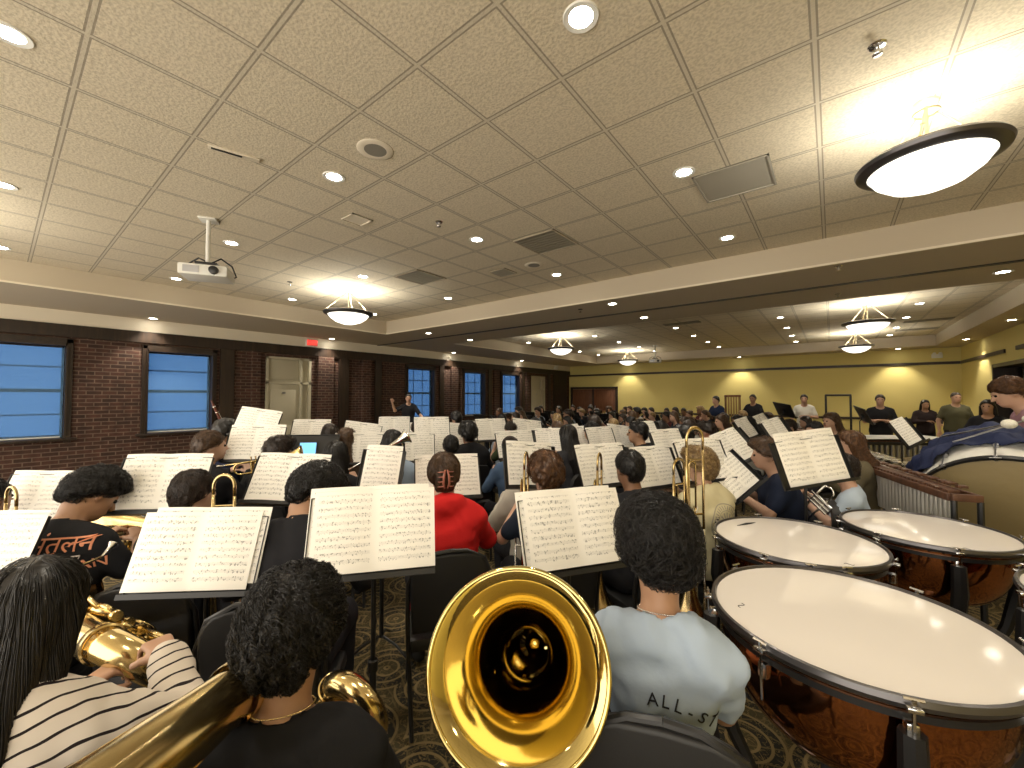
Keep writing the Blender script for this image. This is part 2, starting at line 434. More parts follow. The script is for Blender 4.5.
# ------------------------------------------------------------------ hands: palm and five bent fingers, made once
def hand_template(h, curl):
    """right hand: wrist at the origin, fingers along +Y, palm facing -Z, thumb on the -X side"""
    s = SDF((-.08, -.03, -.11), (.07, .21, .04), h)
    s.cap((0, -.02, 0), (0, .02, 0), .024, .026, .01, flat=((0, 0, 1), .75))
    for x in (-.028, -.009, .010, .028): s.cap((x * .6, .01, 0), (x, .085, 0), .015, .0125, .014, flat=((0, 0, 1), .9))
    for x, L, da in ((-.030, .072, -.06), (-.010, .082, -.01), (.011, .076, .04), (.030, .060, .10)):
        p = np.array([x, .085, 0.]); ang = .25 * curl
        for i, (fr, r) in enumerate(((.45, .0088), (.31, .0080), (.24, .0072))):
            ang += (.55, .75, .5)[i] * curl; q = p + L * fr * np.array([math.sin(da), math.cos(ang), -math.sin(ang)])
            s.cap(p, q, r, r * .93, .003); p = q
    p = np.array([-.022, .02, -.006])
    for q, r0, r1 in (((-.048, .048, -.020), .016, .0115), ((-.056, .078, -.034 - .01 * curl), .0108, .0098), ((-.048, .102, -.040 - .02 * curl), .0095, .008)):
        s.cap(p, q, r0, r1, .005); p = np.array(q)
    return s.mesh()
HANDS = {}
def hand(side, h, curl):
    k = (h, curl)
    if k not in HANDS: HANDS[k] = hand_template(h, curl)
    P, F = HANDS[k]
    if side > 0: return P.copy(), F.copy()
    P = P.copy(); P[:, 0] *= -1; return P, F[:, ::-1].copy()

# ------------------------------------------------------------------ people
def rotm(rx=0, ry=0, rz=0): return np.array(Euler((rx, ry, rz)).to_matrix())
SEAT = dict(pel=(0, 0, .565), hip=.09, knee=(.135, .44, .50), ank=(.13, .40, .10), toe=(.15, .56, .04))
STAND = dict(pel=(0, 0, .93), hip=.09, knee=(.11, .03, .50), ank=(.12, -.01, .09), toe=(.15, .14, .035))
ARMS = {  # elbow, wrist, hand direction (right side, x > 0), relative to a seated pelvis at z .565
    'play': ((.27, .12, .83), (.10, .33, 1.00), (-.55, .45, .65)),
    'lap': ((.25, .10, .74), (.10, .34, .66), (-.5, .8, -.2)),
    'tuba': ((.30, .16, .80), (.16, .40, .86), (-.6, .6, .4)),
    'down': ((.27, -.02, .74), (.28, .06, .50), (0, .2, -1)),
    'mallet': ((.27, .05, .78), (.18, .32, .74), (-.2, 1, -.1)),
    'fold': ((.26, .05, .76), (.02, .22, .80), (-1, .1, .05)),
    'raise': ((.36, .12, .88), (.42, .30, 1.12), (.1, .4, .9)),
    'rest': ((.27, .10, .76), (.16, .42, .62), (-.2, 1, -.3)),
}
def frame_of(d, up=(0, 0, 1)):
    y = np.array(d, float); y /= np.linalg.norm(y); z = np.array(up, float); x = np.cross(y, z)
    if np.linalg.norm(x) < .1: x = np.cross(y, (1, 0, 0.))
    x /= np.linalg.norm(x); return np.stack([x, y, np.cross(x, y)], 1)
class Figure:
    """one pose: builds body, shirt, trousers, shoes and hair as implicit surfaces from a shared skeleton"""
    def __init__(s, stand=False, arms=('play', 'play'), lean=.06, head=(0, 0, 0), h=.014, build=1., sleeve='short', seed=0, long_legs=None, twist=0,
                 neck=0.):
        s.h, s.b, s.seed, s.sleeve = h, build, seed, sleeve
        B = STAND if stand else SEAT; s.stand = stand; dz = B['pel'][2] - .565; s.dz = dz
        Rl = rotm(-lean) @ rotm(0, 0, twist); P0 = np.array(B['pel'])
        up = lambda p: P0 + Rl @ (np.array(p, float) + (0, 0, dz) - P0)
        s.up = up; s.Rl = Rl
        s.J = J = dict(pel=P0, waist=up((0, 0, .72)), chest=up((0, .0, .87)), sh=up((0, -.015, 1.0)), neck0=up((0, -.015, 1.02)), neck1=up((0, .02, 1.15 + neck)))
        s.Rh = Rl @ rotm(0, 0, head[2]) @ rotm(head[0], head[1], 0)
        s.hc = J['neck1'] + s.Rh @ np.array((0, .015, .085))
        s.arm = {}
        for sd, nm in ((-1, arms[0]), (1, arms[1])):
            e, w_, d = (nm if isinstance(nm, tuple) else ARMS[nm]); m = np.array((sd, 1, 1))
            s.arm[sd] = (up((sd * .158, -.015, .985)), up(np.array(e) * m), up(np.array(w_) * m), Rl @ (np.array(d) * m))
        s.leg = {}
        for sd in (-1, 1):
            m = np.array((sd, 1, 1)); s.leg[sd] = (P0 + (sd * B['hip'], .01, -.02), np.array(B['knee']) * m, np.array(B['ank']) * m, np.array(B['toe']) * m)
    def hp(s, p): return s.hc + s.Rh @ np.array(p, float)
    def grid(s, lo=None, hi=None, h=None):
        pts = [s.J['pel'], s.hc, s.hp((0, 0, .15))] + [q for t in s.arm.values() for q in t[:3]] + [q for t in s.leg.values() for q in t]
        pts = np.array(pts); return SDF(pts.min(0) - .17 if lo is None else lo, pts.max(0) + .17 if hi is None else hi, h or s.h)
    def torso(s, g, inf=0, k=.05):
        J, b = s.J, s.b; fl = (s.Rl @ np.array((0, 1, 0)), .78); X = s.Rl @ np.array((1., 0, 0))
        g.cap(J['pel'] - X * .055, J['pel'] + X * .055, .105 * b, k=k, inf=inf, flat=(fl[0], .95))
        g.cap(J['pel'] + X * 0, J['waist'], .135 * b, .125 * b, k=k, inf=inf, flat=fl)
        g.cap(J['waist'], J['chest'], .125 * b, .135 * b, k=k, inf=inf, flat=fl)
        g.cap(J['chest'] - X * .05, J['chest'] + X * .05, .125 * b, k=k, inf=inf, flat=(fl[0], .85))
        g.cap(J['sh'] - X * .125, J['sh'] + X * .125, .062, k=k, inf=inf)
        for sd in (-1, 1): g.cap(J['neck0'] + X * sd * .02 + s.Rl @ np.array((0, -.01, .045)), s.arm[sd][0] + s.Rl @ np.array((0, 0, .0)), .042, .05, k=.03, inf=inf * .9)
    def body(s, eyes=True, hands=True):
        g = s.grid(); J = s.J; s.torso(g)
        g.cap(J['neck0'], J['neck1'], .058, .054, .03)
        g.cap(J['neck1'], s.hp((0, -.03, -.01)), .054, .06, .03)
        for sd in (-1, 1):
            a, e, w_, d = s.arm[sd]; g.cap(a, e, .050 * s.b, .038, .02); g.cap(e, w_, .040, .025, .012)
            hp, kn, an, toe = s.leg[sd]; g.cap(hp, kn, .082, .058, .02); g.cap(kn, an, .056, .036, .015); g.cap(an, toe, .036, .028, .015)
        Rh = s.Rh
        g.ell(s.hp((0, -.012, .022)), (.077, .094, .088), Rh, .02)
        g.ell(s.hp((0, .030, -.035)), (.058, .064, .075), Rh, .03)
        g.ell(s.hp((0, .062, -.082)), (.030, .026, .022), Rh, .03)
        if s.h < .02:
            g.cap(s.hp((0, .088, .012)), s.hp((0, .112, -.026)), .009, .014, .012)
            for sd in (-1, 1):
                g.ell(s.hp((sd * .076, -.002, -.012)), (.012, .021, .032), Rh @ rotm(0, 0, sd * .35), .006)
                g.ell(s.hp((sd * .030, .097, .006)), (.017, .014, .011), Rh, .010, op=-1)
                g.cap(s.hp((sd * .012, .093, .026)), s.hp((sd * .046, .082, .026)), .006, .005, .012)
            g.cap(s.hp((-.018, .089, -.055)), s.hp((.018, .089, -.055)), .008, .008, .008)
        P, F = g.mesh(); ex = []
        if eyes:
            for sd in (-1, 1):
                b = MB().ball(tuple(s.hp((sd * .030, .0855, .005))), .0095, 8); f = [q for q in b.f if len(q) == 4]; ex.append((np.array(b.v), np.array(f), 1))
        if eyes:
            b = MB().ball((0, 0, 0), .001, 8); lp = np.array(b.v) * (23, 7, 8) @ s.Rh.T + s.hp((0, .0925, -.056)); ex.append((lp, np.array([q for q in b.f if len(q) == 4]), 2))
        if hands:
            for sd in (-1, 1):
                a, e, w_, d = s.arm[sd]; hp_, hf = hand(sd, .0055 if s.h < .02 else .0085, 1.0 if not s.stand else .7)
                Fm = frame_of(d, (0, 0, 1) if abs(d[2]) < .8 * np.linalg.norm(d) else (0, -1, 0)); ex.append((hp_ @ Fm.T + w_ , hf, 0))
        return np_mesh('body', P, F, ex)
    def shirt(s, sleeve=None, neck=.07, inf=.014, hem=None, wr=.006, hood=False, loose=0):
        g = s.grid(); J = s.J; sleeve = sleeve or s.sleeve; s.torso(g, inf + loose, .06)
        fl = (s.Rl @ np.array((0, 1, 0)), .80); hz0 = s.J['pel'] - (0, 0, .12 if s.stand else .03)
        g.cap(J['chest'], J['waist'], .145 * s.b + loose, .148 * s.b + loose, .05, flat=fl); g.cap(J['waist'], hz0, .148 * s.b + loose, .155 * s.b + loose, .04, flat=(fl[0], .88))
        for sd in (-1, 1):
            a, e, w_, d = s.arm[sd]
            if sleeve == 'short': g.cap(a, a + (e - a) * .68, .056 * s.b + .008, .058, .03, inf=loose * .7)
            else: g.cap(a, e, .056 * s.b + .006, .050, .03, inf=loose); g.cap(e, w_ + (e - w_) * .04, .050, .034, .02, inf=loose * .8)
        g.ell(J['neck0'] + s.Rl @ np.array((0, -.012, .0)), (.105 * s.b, .082, .058), None, .03)
        if hood:
            g.ell(J['neck0'] + s.Rl @ np.array((0, -.055, .055)), (.10, .06, .06), None, .03); g.ell(J['neck0'] + s.Rl @ np.array((0, -.02, .03)), (.10, .09, .05), None, .03)
        if wr: g.noise(wr * .5, 20, s.seed); g.noise(wr * .3, 48, s.seed + 1)
        if neck: g.cap(J['neck0'] + s.Rl @ np.array((0, .035, .060)), J['neck0'] + s.Rl @ np.array((0, .035, .3)), neck, neck + .02, .008, op=-1)
        hz = hem if hem is not None else (s.J['pel'][2] - (.10 if s.stand else .06))
        X, Y, Z = np.meshgrid(*g.ax, indexing='ij', sparse=True)
        g.V = np.maximum(g.V, (hz - Z).astype(np.float32) + 0 * X.astype(np.float32))
        if not s.stand: g.V = np.maximum(g.V, np.where(Z < .64 + 0 * Y, Y - .16, -1).astype(np.float32) + 0 * X.astype(np.float32)) if all(s.arm[q][2][2] > .74 for q in (-1, 1)) else g.V
        return np_mesh('shirt', *g.mesh())
    def trousers(s, short=False):
        lo = np.array((-.36, -.22, 0.)); hi = np.array((.36, .62, s.J['pel'][2] + .15)); g = SDF(lo, hi, s.h)
        J = s.J; X = s.Rl @ np.array((1., 0, 0))
        g.cap(J['pel'] - X * .055, J['pel'] + X * .055, .122 * s.b, k=.04); g.cap(J['pel'] + (0, 0, .0), J['pel'] + (0, 0, .08), .14 * s.b, .13 * s.b, k=.03, flat=((0, 1, 0), .78))
        for sd in (-1, 1):
            hp, kn, an, toe = s.leg[sd]; g.cap(hp, kn, .098, .075, .025)
            if short: g.cap(kn, kn + (an - kn) * .12, .078, .085, .015)
            else: g.cap(kn, an + (0, 0, .0), .072, .058, .015)
        g.noise(.003, 25, s.seed + 5)
        X_, Y_, Z_ = np.meshgrid(*g.ax, indexing='ij', sparse=True); g.V = np.maximum(g.V, (.075 - Z_).astype(np.float32) + 0 * g.V)
        return np_mesh('trousers', *g.mesh())
    def shoe(s, side):
        g = SDF((-.26, -.2, -.01), (.26, .75, .17), min(s.h, .013))
        for sd in (side,):
            hp, kn, an, toe = s.leg[sd]; d = (toe - an) * (1, 1, 0); d /= np.linalg.norm(d); b0 = an * (1, 1, 0) + (0, 0, .038) - d * .035
            g.cap(b0, b0 + d * .23, .044, .040, .02, flat=((0, 0, 1), .95)); g.cap(an + (0, 0, .02), b0 + d * .06, .046, .045, .02)
        g.plane((0, 0, -1), -.002)
        return np_mesh('shoe', *g.mesh())
    # hair: head space has its origin between the ears, +Y towards the face
    def hair(s, style='short', h=None, inf=0, seed=3):
        c = s.hc; h = h or max(s.h * .6, .007); big = .40 if style in ('long', 'pony', 'longwave') else .17
        g = SDF(c - (.19, .24, big + .04), c + (.19, .19, .19), h); Rh = s.Rh
        f = {'fluffy': .016, 'curly': .020, 'short': .0, 'buzz': -.006, 'messy': .012}.get(style, .003) + inf
        g.ell(s.hp((0, -.014, .026)), (.086, .104, .098), Rh, .0, inf=f)
        if style not in ('buzz',): g.ell(s.hp((0, -.035, -.02)), (.078, .075, .078), Rh, .03, inf=f * .7)
        if style in ('fluffy', 'curly'): g.ell(s.hp((0, .015, .075)), (.075, .085, .052), Rh, .03, inf=f * .6)
        if style == 'messy': g.ell(s.hp((.02, .05, .07)), (.06, .06, .05), Rh, .03, inf=f * .6)
        if style in ('curly', 'fluffy', 'messy'): g.noise(.006 if style == 'curly' else .005, 75, seed)
        else: g.noise(.0035, 95, seed)
        # face and nape cuts in head space
        X, Y, Z = np.meshgrid(*g.ax, indexing='ij', sparse=True)
        hx = [Rh[0][i] * (X - c[0]) + Rh[1][i] * (Y - c[1]) + Rh[2][i] * (Z - c[2]) for i in range(3)]
        cut = (hx[1] - .95 * hx[2] - .022 + 1.2 * np.maximum(0, .012 - hx[2]) * (np.abs(hx[0]) > .05)) * .72
        g.V = np.maximum(g.V, cut).astype(np.float32)
        g.V = np.maximum(g.V, (-hx[2] - (.088 if style not in ('long', 'pony', 'fluffy') else .10 if style != 'fluffy' else .066)) + .0).astype(np.float32)
        dn = lambda p: s.hp(p)
        if style in ('long', 'longwave'):
            base = s.hp((0, -.06, -.02)); e1 = s.J['neck0'] + s.Rl @ np.array((0, -.10, -.02)); e2 = s.J['chest'] + s.Rl @ np.array((0, -.145, -.02))
            fl = ((0, 1, 0), .5)
            g.cap(base, e1, .082, .092, .03, flat=fl); g.cap(e1, e2, .092, .07, .03, flat=fl)
            for sd in (-1, 1): g.cap(s.hp((sd * .075, -.02, -.01)), s.J['neck0'] + s.Rl @ np.array((sd * .085, -.03, .0)), .028, .03, .02)
        if style == 'pony': g.cap(s.hp((0, -.10, .03)), s.hp((0, -.14, -.06)), .028, .035, .02); g.cap(s.hp((0, -.14, -.06)), s.hp((0, -.12, -.25)), .035, .018, .02)
        if style == 'bun': g.ell(s.hp((0, -.10, .07)), (.045, .045, .042), Rh, .015)
        if style == 'clip': g.ell(s.hp((0, -.095, -.02)), (.045, .035, .06), Rh, .02)
        return np_mesh('hair', *g.mesh())
def strands(me, crown, n, steps, step, r, curl=0., pitch=.02, off=.002, seed=1, down=.0, sides=3, spread=.0):
    """individual locks that follow the surface of the hair mesh away from the crown"""
    r_ = random.Random(seed); P = [v.co.copy() for v in me.vertices]; polys = [tuple(p.vertices) for p in me.polygons]
    bvh = BVHTree.FromPolygons(P, polys); crown = Vector(crown); V, F = [], []
    for _ in range(n):
        p = P[r_.randrange(len(P))].copy(); pts = []; ph = r_.random() * 6.28; cr = curl * r_.uniform(.5, 1.4); jit = Vector((r_.gauss(0, 1), r_.gauss(0, 1), r_.gauss(0, 1))) * spread
        lift = off * r_.uniform(.2, 1.6)
        for i in range(steps):
            loc, nn, _i, _d = bvh.find_nearest(p)
            if loc is None: break
            fl = (loc - crown); fl = fl.normalized() + Vector((0, 0, -down)) + jit; fl = fl - nn * fl.dot(nn)
            if fl.length < 1e-4: fl = nn.orthogonal()
            fl.normalize(); sd = nn.cross(fl); a = ph + i * step / pitch * 6.28
            q = loc + nn * (lift + cr * (1 + math.cos(a)) * .8) + sd * cr * math.sin(a); pts.append(q); p = loc + fl * step
        if len(pts) < 3: continue
        o = len(V); N = len(pts); t0 = (pts[1] - pts[0]).normalized(); a_ = t0.orthogonal().normalized()
        for i, q in enumerate(pts):
            t = (pts[min(i + 1, N - 1)] - pts[max(i - 1, 0)]); t = t.normalized() if t.length > 1e-8 else t0
            a_ = (a_ - t * a_.dot(t)); a_ = a_.normalized() if a_.length > 1e-6 else t.orthogonal().normalized(); b_ = t.cross(a_); rr = r * (1 - .75 * (i / (N - 1)) ** 2)
            for k in range(sides): an = 2 * PI * k / sides; V.append(q + (a_ * math.cos(an) + b_ * math.sin(an)) * rr)
        for i in range(N - 1):
            for k in range(sides): k2 = (k + 1) % sides; F.append((o + i * sides + k, o + i * sides + k2, o + (i + 1) * sides + k2, o + (i + 1) * sides + k))
    return np.array([tuple(v) for v in V]), np.array(F)
def add_strands(me, *a, **k):
    P, F = strands(me, *a, **k); n = len(me.vertices); P0 = np.empty(n * 3, np.float32); me.vertices.foreach_get('co', P0)
    F0 = np.array([tuple(p.vertices) for p in me.polygons]); out = np_mesh('hair', P0.reshape(-1, 3).astype(float), F0, [(P, F, 0)]); bpy.data.meshes.remove(me); return out
# ------------------------------------------------------------------ the room
Y0 = -3.2
sbox('floor', (WALLX - .3, Y0, -.08), (RX + .3, FARY + .3, 0), M['carpet'])
sbox('ceiling', (-9.07, Y0, HC), (2.6, 6.25, HC + .08), M['tile'])
sbox('ceiling', (-9.07, 8.6, HC), (2.6, 18.25, HC + .08), M['tile'])
sbox('ceiling_soffit_left', (WALLX, Y0, HS), (-9.07, FARY, HC + .1), M['soffit'])
sbox('ceiling_soffit_right', (2.6, Y0, HS), (RX, FARY, HC + .1), M['soffit'])
sbox('ceiling_soffit_back', (-9.07, 18.25, HS), (2.6, FARY, HC + .1), M['soffit'])
sbox('ceiling_beam', (-9.07, 6.25, HS), (2.6, 8.6, HC + .1), M['soffit'])
sbox('trim_1', (WALLX, 7.36, HS - .012), (RX, 7.44, HS), M['black'])                      # track of the folding partition
# small cove moulding at the foot of each tray fascia
for k, (a, b) in enumerate((((-9.075, Y0, HS), (-9.04, 6.25, HS + .025)), ((-9.07, 6.22, HS), (2.6, 6.255, HS + .025)), ((-9.075, 8.6, HS), (-9.04, 18.25, HS + .025)))):
    sbox('trim_%d' % (k + 2), a, b, M['plaster'])
OPEN = [(-.33, .81, .92, 2.68), (1.94, 3.08, .92, 2.68), (4.2, 5.33, 0, 2.71), (8.53, 9.69, .92, 2.68), (11.2, 12.38, .92, 2.68), (13.5, 14.71, .92, 2.68), (15.7, 16.85, 0, 2.66)]
b = MB(); prev = Y0
for (y0, y1, z0, z1) in OPEN:
    b.box((WALLX - .15, (prev + y0) / 2, 1.515), (.3, y0 - prev, 3.03))
    if z0 > 0: b.box((WALLX - .15, (y0 + y1) / 2, z0 / 2), (.3, y1 - y0, z0))
    b.box((WALLX - .15, (y0 + y1) / 2, (z1 + 3.03) / 2), (.3, y1 - y0, 3.03 - z1)); prev = y1
b.box((WALLX - .15, (prev + FARY) / 2, 1.515), (.3, FARY - prev, 3.03))
# brick pilasters standing proud of the wall
for y0, y1 in ((3.86, 4.06), (5.5, 5.95), (6.85, 7.15), (10.5, 10.85), (12.95, 13.2), (15.2, 15.45)):
    b.box((WALLX + .04, (y0 + y1) / 2, 1.4), (.08, y1 - y0, 2.8))
struct(b.obj('wall_left', M['brick'], smooth=False))
sbox('trim_5', (WALLX - .3, Y0, 3.03), (WALLX + .03, FARY, HS), M['plaster'])             # painted band above the brick
sbox('trim_6', (WALLX, Y0, 2.80), (WALLX + .06, FARY, 3.03), M['darkwood'], bev=.005)
b = MB()
for y0, y1 in ((3.22, 3.5), (6.12, 6.42), (7.30, 7.52), (9.95, 10.15), (12.6, 12.8), (14.95, 15.1), (17.1, 17.3), (17.6, 18.9)):
    b.box((WALLX + .03, (y0 + y1) / 2, 1.4), (.06, y1 - y0, 2.8))
struct(b.obj('trim_7', M['darkwood'], smooth=False))
sbox('baseboard_left', (WALLX, Y0, 0), (WALLX + .02, 4.1, .12), M['darkwood'])
# back wall with rails and double door
sbox('wall_back', (WALLX - .3, FARY, 0), (RX + .3, FARY + .2, HS + .05), M['yellow'])
sbox('trim_8', (WALLX, FARY - .035, 2.74), (RX, FARY, 2.83), M['darkwood'])
sbox('trim_9', (-8.3, FARY - .03, .86), (RX, FARY, .94), M['darkwood'])
sbox('baseboard_back', (-8.3, FARY - .02, 0), (RX, FARY, .14), M['darkwood'])
b = MB()
for x in (-11.02, -8.46): b.box((x, FARY - .04, 1.05), (.1, .1, 2.1))
b.box((-9.74, FARY - .04, 2.12), (2.66, .1, .1)); fr = struct(b.obj('door_2', M['darkwood'], smooth=False)); fr.name = 'door_2'
for x in (-10.35, -9.12):
    lf = MB().box((x, FARY - .03, 1.03), (1.2, .05, 2.06), bev=.006).obj('door_leaf', M['doorwood'], fr)
    for zz, hh in ((.55, .8), (1.5, .85)): MB().box((x, FARY - .062, zz), (.85, .02, hh), bev=.01).obj('door_panel', M['doorwood'], lf)
MB().box((-9.74, FARY - .05, 1.03), (.09, .06, 2.06)).obj('mullion', M['darkwood'], fr)
for x in (-9.86, -9.62): MB().box((x, FARY - .085, 1.05), (.04, .04, .3), bev=.01).obj('door_handle', M['steel'], fr)
# right wall: picture rail, then the dark service opening
sbox('wall_right', (RX, Y0, 0), (RX + .25, 12.9, HS + .05), M['yellow'])
sbox('wall_right', (RX, 15.4, 0), (RX + .25, FARY, HS + .05), M['yellow'])
sbox('wall_right', (RX, 12.9, 2.47), (RX + .25, 15.4, HS + .05), M['yellow'])
sbox('trim_10', (RX - .035, 15.0, 2.74), (RX, FARY, 2.83), M['darkwood'])
sbox('trim_11', (RX - .035, 12.0, 2.74), (RX, 14.2, 2.83), M['darkwood'])
b = MB()
for y in (15.36, 12.94): b.box((RX + .05, y, 1.235), (.4, .09, 2.47))
b.box((RX + .05, 14.15, 2.44), (.4, 2.5, .09)); b.box((RX + .35, 14.15, 1.3), (.04, 3.0, 2.8)); b.box((RX + .3, 14.15, 2.6), (.12, 3.0, .1))
for y in (12.8, 15.5): b.box((RX + .3, y, 1.3), (.12, .1, 2.8))
for y in (13.75, 14.55): b.box((RX + .18, y, 1.2), (.06, .06, 2.4))
struct(b.obj('door_3', M['darkwood'], smooth=False))
b = MB().box((RX + .31, 14.15, 1.35), (.02, 2.3, 2.0)); g_ = b.obj('window_7', mat('dark_glass', (.02, .02, .025), .06), smooth=False); struct(g_)
# windows: dark sash, evening sky, pale roller shade hanging inside
sky = mat('evening_sky_glass', (.02, .03, .05), .3, emit=(.24, .45, .82), es=.95)
shade = mat('sheer_roller_shade', (.16, .30, .50), .8); g = NT(shade)
tr = g.n('BsdfTransparent'); tr.inputs[0].default_value = (.72, .86, .95, 1); mx = g.n('MixShader'); mx.inputs[0].default_value = .45
out = shade.node_tree.nodes['Material Output']; g.l(tr.outputs[0], mx.inputs[1]); g.l(g.b.outputs[0], mx.inputs[2]); g.l(mx.outputs[0], out.inputs[0])
wn = 0
for (y0, y1, z0, z1) in OPEN:
    if z0 == 0: continue
    wn += 1; yc, zc, wy, hz = (y0 + y1) / 2, (z0 + z1) / 2, y1 - y0, z1 - z0; x = WALLX
    b = MB()
    for s_ in (-1, 1): b.box((x - .06, yc + s_ * (wy / 2 - .0), zc), (.26, .03, hz)); b.box((x + .012, yc + s_ * (wy / 2 + .035), zc), (.05, .09, hz + .16), bev=.006)
    b.box((x - .06, yc, z1 - .02), (.26, wy, .06)); b.box((x + .012, yc, z1 + .045), (.05, wy + .16, .09), bev=.006)
    fr = struct(b.obj('window_%d' % wn, M['darkwood'], smooth=False))
    MB().box((x + .03, yc, z0 - .02), (.16, wy + .3, .05), bev=.008).obj('window_sill', M['darkwood'] if wn > 2 else M['darkwood'], fr)
    MB().box((x - .17, yc, zc), (.012, wy, hz)).obj('pane', sky, fr)
    s1 = MB()
    for z in (z0 + .03, zc, z1 - .03): s1.box((x - .14, yc, z), (.04, wy - .08, .065))
    for s_ in (-1, 1): s1.box((x - .14, yc + s_ * (wy / 2 - .035), zc), (.04, .04, hz))
    s1.obj('sash', M['darkwood'], fr, smooth=False)
    s2 = MB()
    for z in (z0 + hz * .25, z0 + hz * .75): s2.box((x - .145, yc, z), (.02, wy - .1, .028))
    for q in ((-.5, .5) if wn > 2 else ()): s2.box((x - .145, yc + q * wy / 3, zc), (.02, .02, hz))
    s2.obj('glazing_bar', mat('bar_grey', (.10, .2, .33), .6), fr, smooth=False)
    MB().box((x - .105, yc, zc), (.004, wy - .05, hz - .03)).obj('roller_shade', shade, fr, smooth=False)
    MB().tube([(x - .10, yc - wy / 2 + .05, z1 - .06), (x - .10, yc + wy / 2 - .05, z1 - .06)], .022).obj('shade_roller', M['darkwood'], fr)
    MB().box((x - .105, yc, z0 + .022), (.016, wy - .10, .025)).obj('hem_bar', M['white'], fr)
# painted doors in the brick wall, each with its transom and side panel
for nm, y0, y1, zt in (('door_1', 4.2, 5.33, 2.71), ('door_4', 15.7, 16.85, 2.66)):
    x = WALLX - .02; ys = y0 + (y1 - y0) * .77; b = MB()
    for y in (y0 + .03, ys, y1 - .03): b.box((x, y, zt / 2), (.1, .06, zt))
    for z in (2.04, zt - .03): b.box((x, (y0 + y1) / 2, z), (.1, y1 - y0, .06))
    fr = struct(b.obj(nm, M['creamdoor'], smooth=False))
    MB().box((x - .06, (y0 + y1) / 2, zt / 2), (.03, y1 - y0, zt)).obj('side_panel', M['creamdoor'], fr)
    MB().box((x - .03, (y0 + ys) / 2, (2.07 + zt) / 2), (.03, ys - y0 - .12, zt - 2.2), bev=.008).obj('transom', M['creamdoor'], fr)
    lf = MB().box((x - .02, (y0 + ys) / 2, 1.0), (.045, ys - y0 - .08, 2.0), bev=.004).obj('door_leaf', M['creamdoor'], fr)
    MB().box((x + .012, (y0 + ys) / 2, .62), (.02, ys - y0 - .22, .62), bev=.008).obj('door_panel', M['creamdoor'], lf)
    MB().box((x + .012, (y0 + ys) / 2, 1.46), (.02, ys - y0 - .22, .82), bev=.008).obj('door_panel', M['creamdoor'], lf)
    MB().box((x + .03, (y0 + ys) / 2, 1.78), (.006, .09, .05)).obj('number_plate', M['steel'], lf)
    MB().lathe([(.0, 0), (.028, 0), (.03, .03), (.02, .05), (.0, .055)], 14, (x + .02, ys - .12, 1.0), Matrix.Rotation(PI / 2, 3, 'Y')).obj('door_knob', M['steel'], lf)

# ------------------------------------------------------------------ ceiling fixtures
NUMW = ['first', 'second', 'third', 'fourth', 'fifth', 'sixth', 'seventh', 'eighth', 'ninth', 'tenth', 'eleventh', 'twelfth', 'thirteenth', 'fourteenth', 'fifteenth', 'sixteenth',
        'seventeenth', 'eighteenth', 'nineteenth', 'twentieth', 'twenty-first', 'twenty-second', 'twenty-third', 'twenty-fourth', 'twenty-fifth', 'twenty-sixth']
def downlight_proto():
    r = empty('downlight')
    MB().lathe([(.062, -.004), (.088, -.008), (.092, -.002), (.092, .0)], 28).obj('trim_ring', M['white'], r)
    MB().lathe([(.0001, -.003), (.063, -.003), (.063, 0.0)], 24).obj('lens', M['lamp'], r)
    return r
SP = bpy.data.lights.new('downlight_beam', 'SPOT'); SP.energy = 42; SP.spot_size = R(105); SP.spot_blend = .6; SP.shadow_soft_size = .05; SP.color = (1, .90, .74)
dproto = downlight_proto(); first = [True]
SW = SP.copy(); SW.energy = 80; SW.spot_size = R(95)
def downlight(x, y, z, label, group, k=0):
    if first[0]: o = dproto; o.location = (x, y, z); first[0] = False; tag(o, label, 'ceiling light', group)
    else: o = copy_tree(dproto, (x, y, z), None, label, group)
    o['category'] = 'ceiling light'
    l = bpy.data.objects.new('downlight_beam', SW if k else SP); col.objects.link(l); l.location = (x, y, z - .03)
XN = ['far left', 'left centre', 'centre', 'right centre', 'right']
for j, yy in enumerate((0.0, 1.8, 3.63, 5.48)):
    for i, xx in enumerate((-8.45, -5.92, -3.41, -.97, 1.47)):
        if (i, j) == (4, 0): continue
        downlight(xx, yy, HC, 'round recessed light of the near tile ceiling, %s column, %s row from the camera' % (XN[i], NUMW[j]), 'recessed lights of the near tile ceiling')
for j, yy in enumerate((9.0, 11.9, 13.8, 15.7, 17.5)):
    for i, xx in enumerate((-8.6, -5.97, -3.45, -.97, 1.47)):
        if j == 0 and i != 4: continue
        if j == 0: yy = 10.0
        downlight(xx, yy, HC, 'round recessed light of the far tile ceiling, %s column, %s row past the beam' % (XN[i], NUMW[j]), 'recessed lights of the far tile ceiling')
for j, yy in enumerate((-1.8, 1.97, 5.76, 10.4, 14.6)):
    downlight(-10.92, yy, HS, 'small recessed light in the soffit above the brick wall, %s from the camera end' % NUMW[j], 'soffit lights above the brick wall', 1)
for j, (xx, yy) in enumerate(((-8.0, 6.75), (-2.95, 6.55), (1.75, 6.6))):
    downlight(xx, yy, HS, 'recessed light in the near half of the wide ceiling beam, %s from the left' % NUMW[j], 'lights in the near half of the beam')
for j, (xx, yy) in enumerate(((-8.05, 8.3), (-2.97, 8.1), (1.75, 7.95))):
    downlight(xx, yy, HS, 'recessed light in the far half of the wide ceiling beam, %s from the left' % NUMW[j], 'lights in the far half of the beam')
for j, xx in enumerate((-7.8, -2.95, 1.78)):
    downlight(xx, FARY - .45, HS, 'recessed light washing the yellow back wall, %s from the left' % NUMW[j], 'lights along the yellow wall', 1)
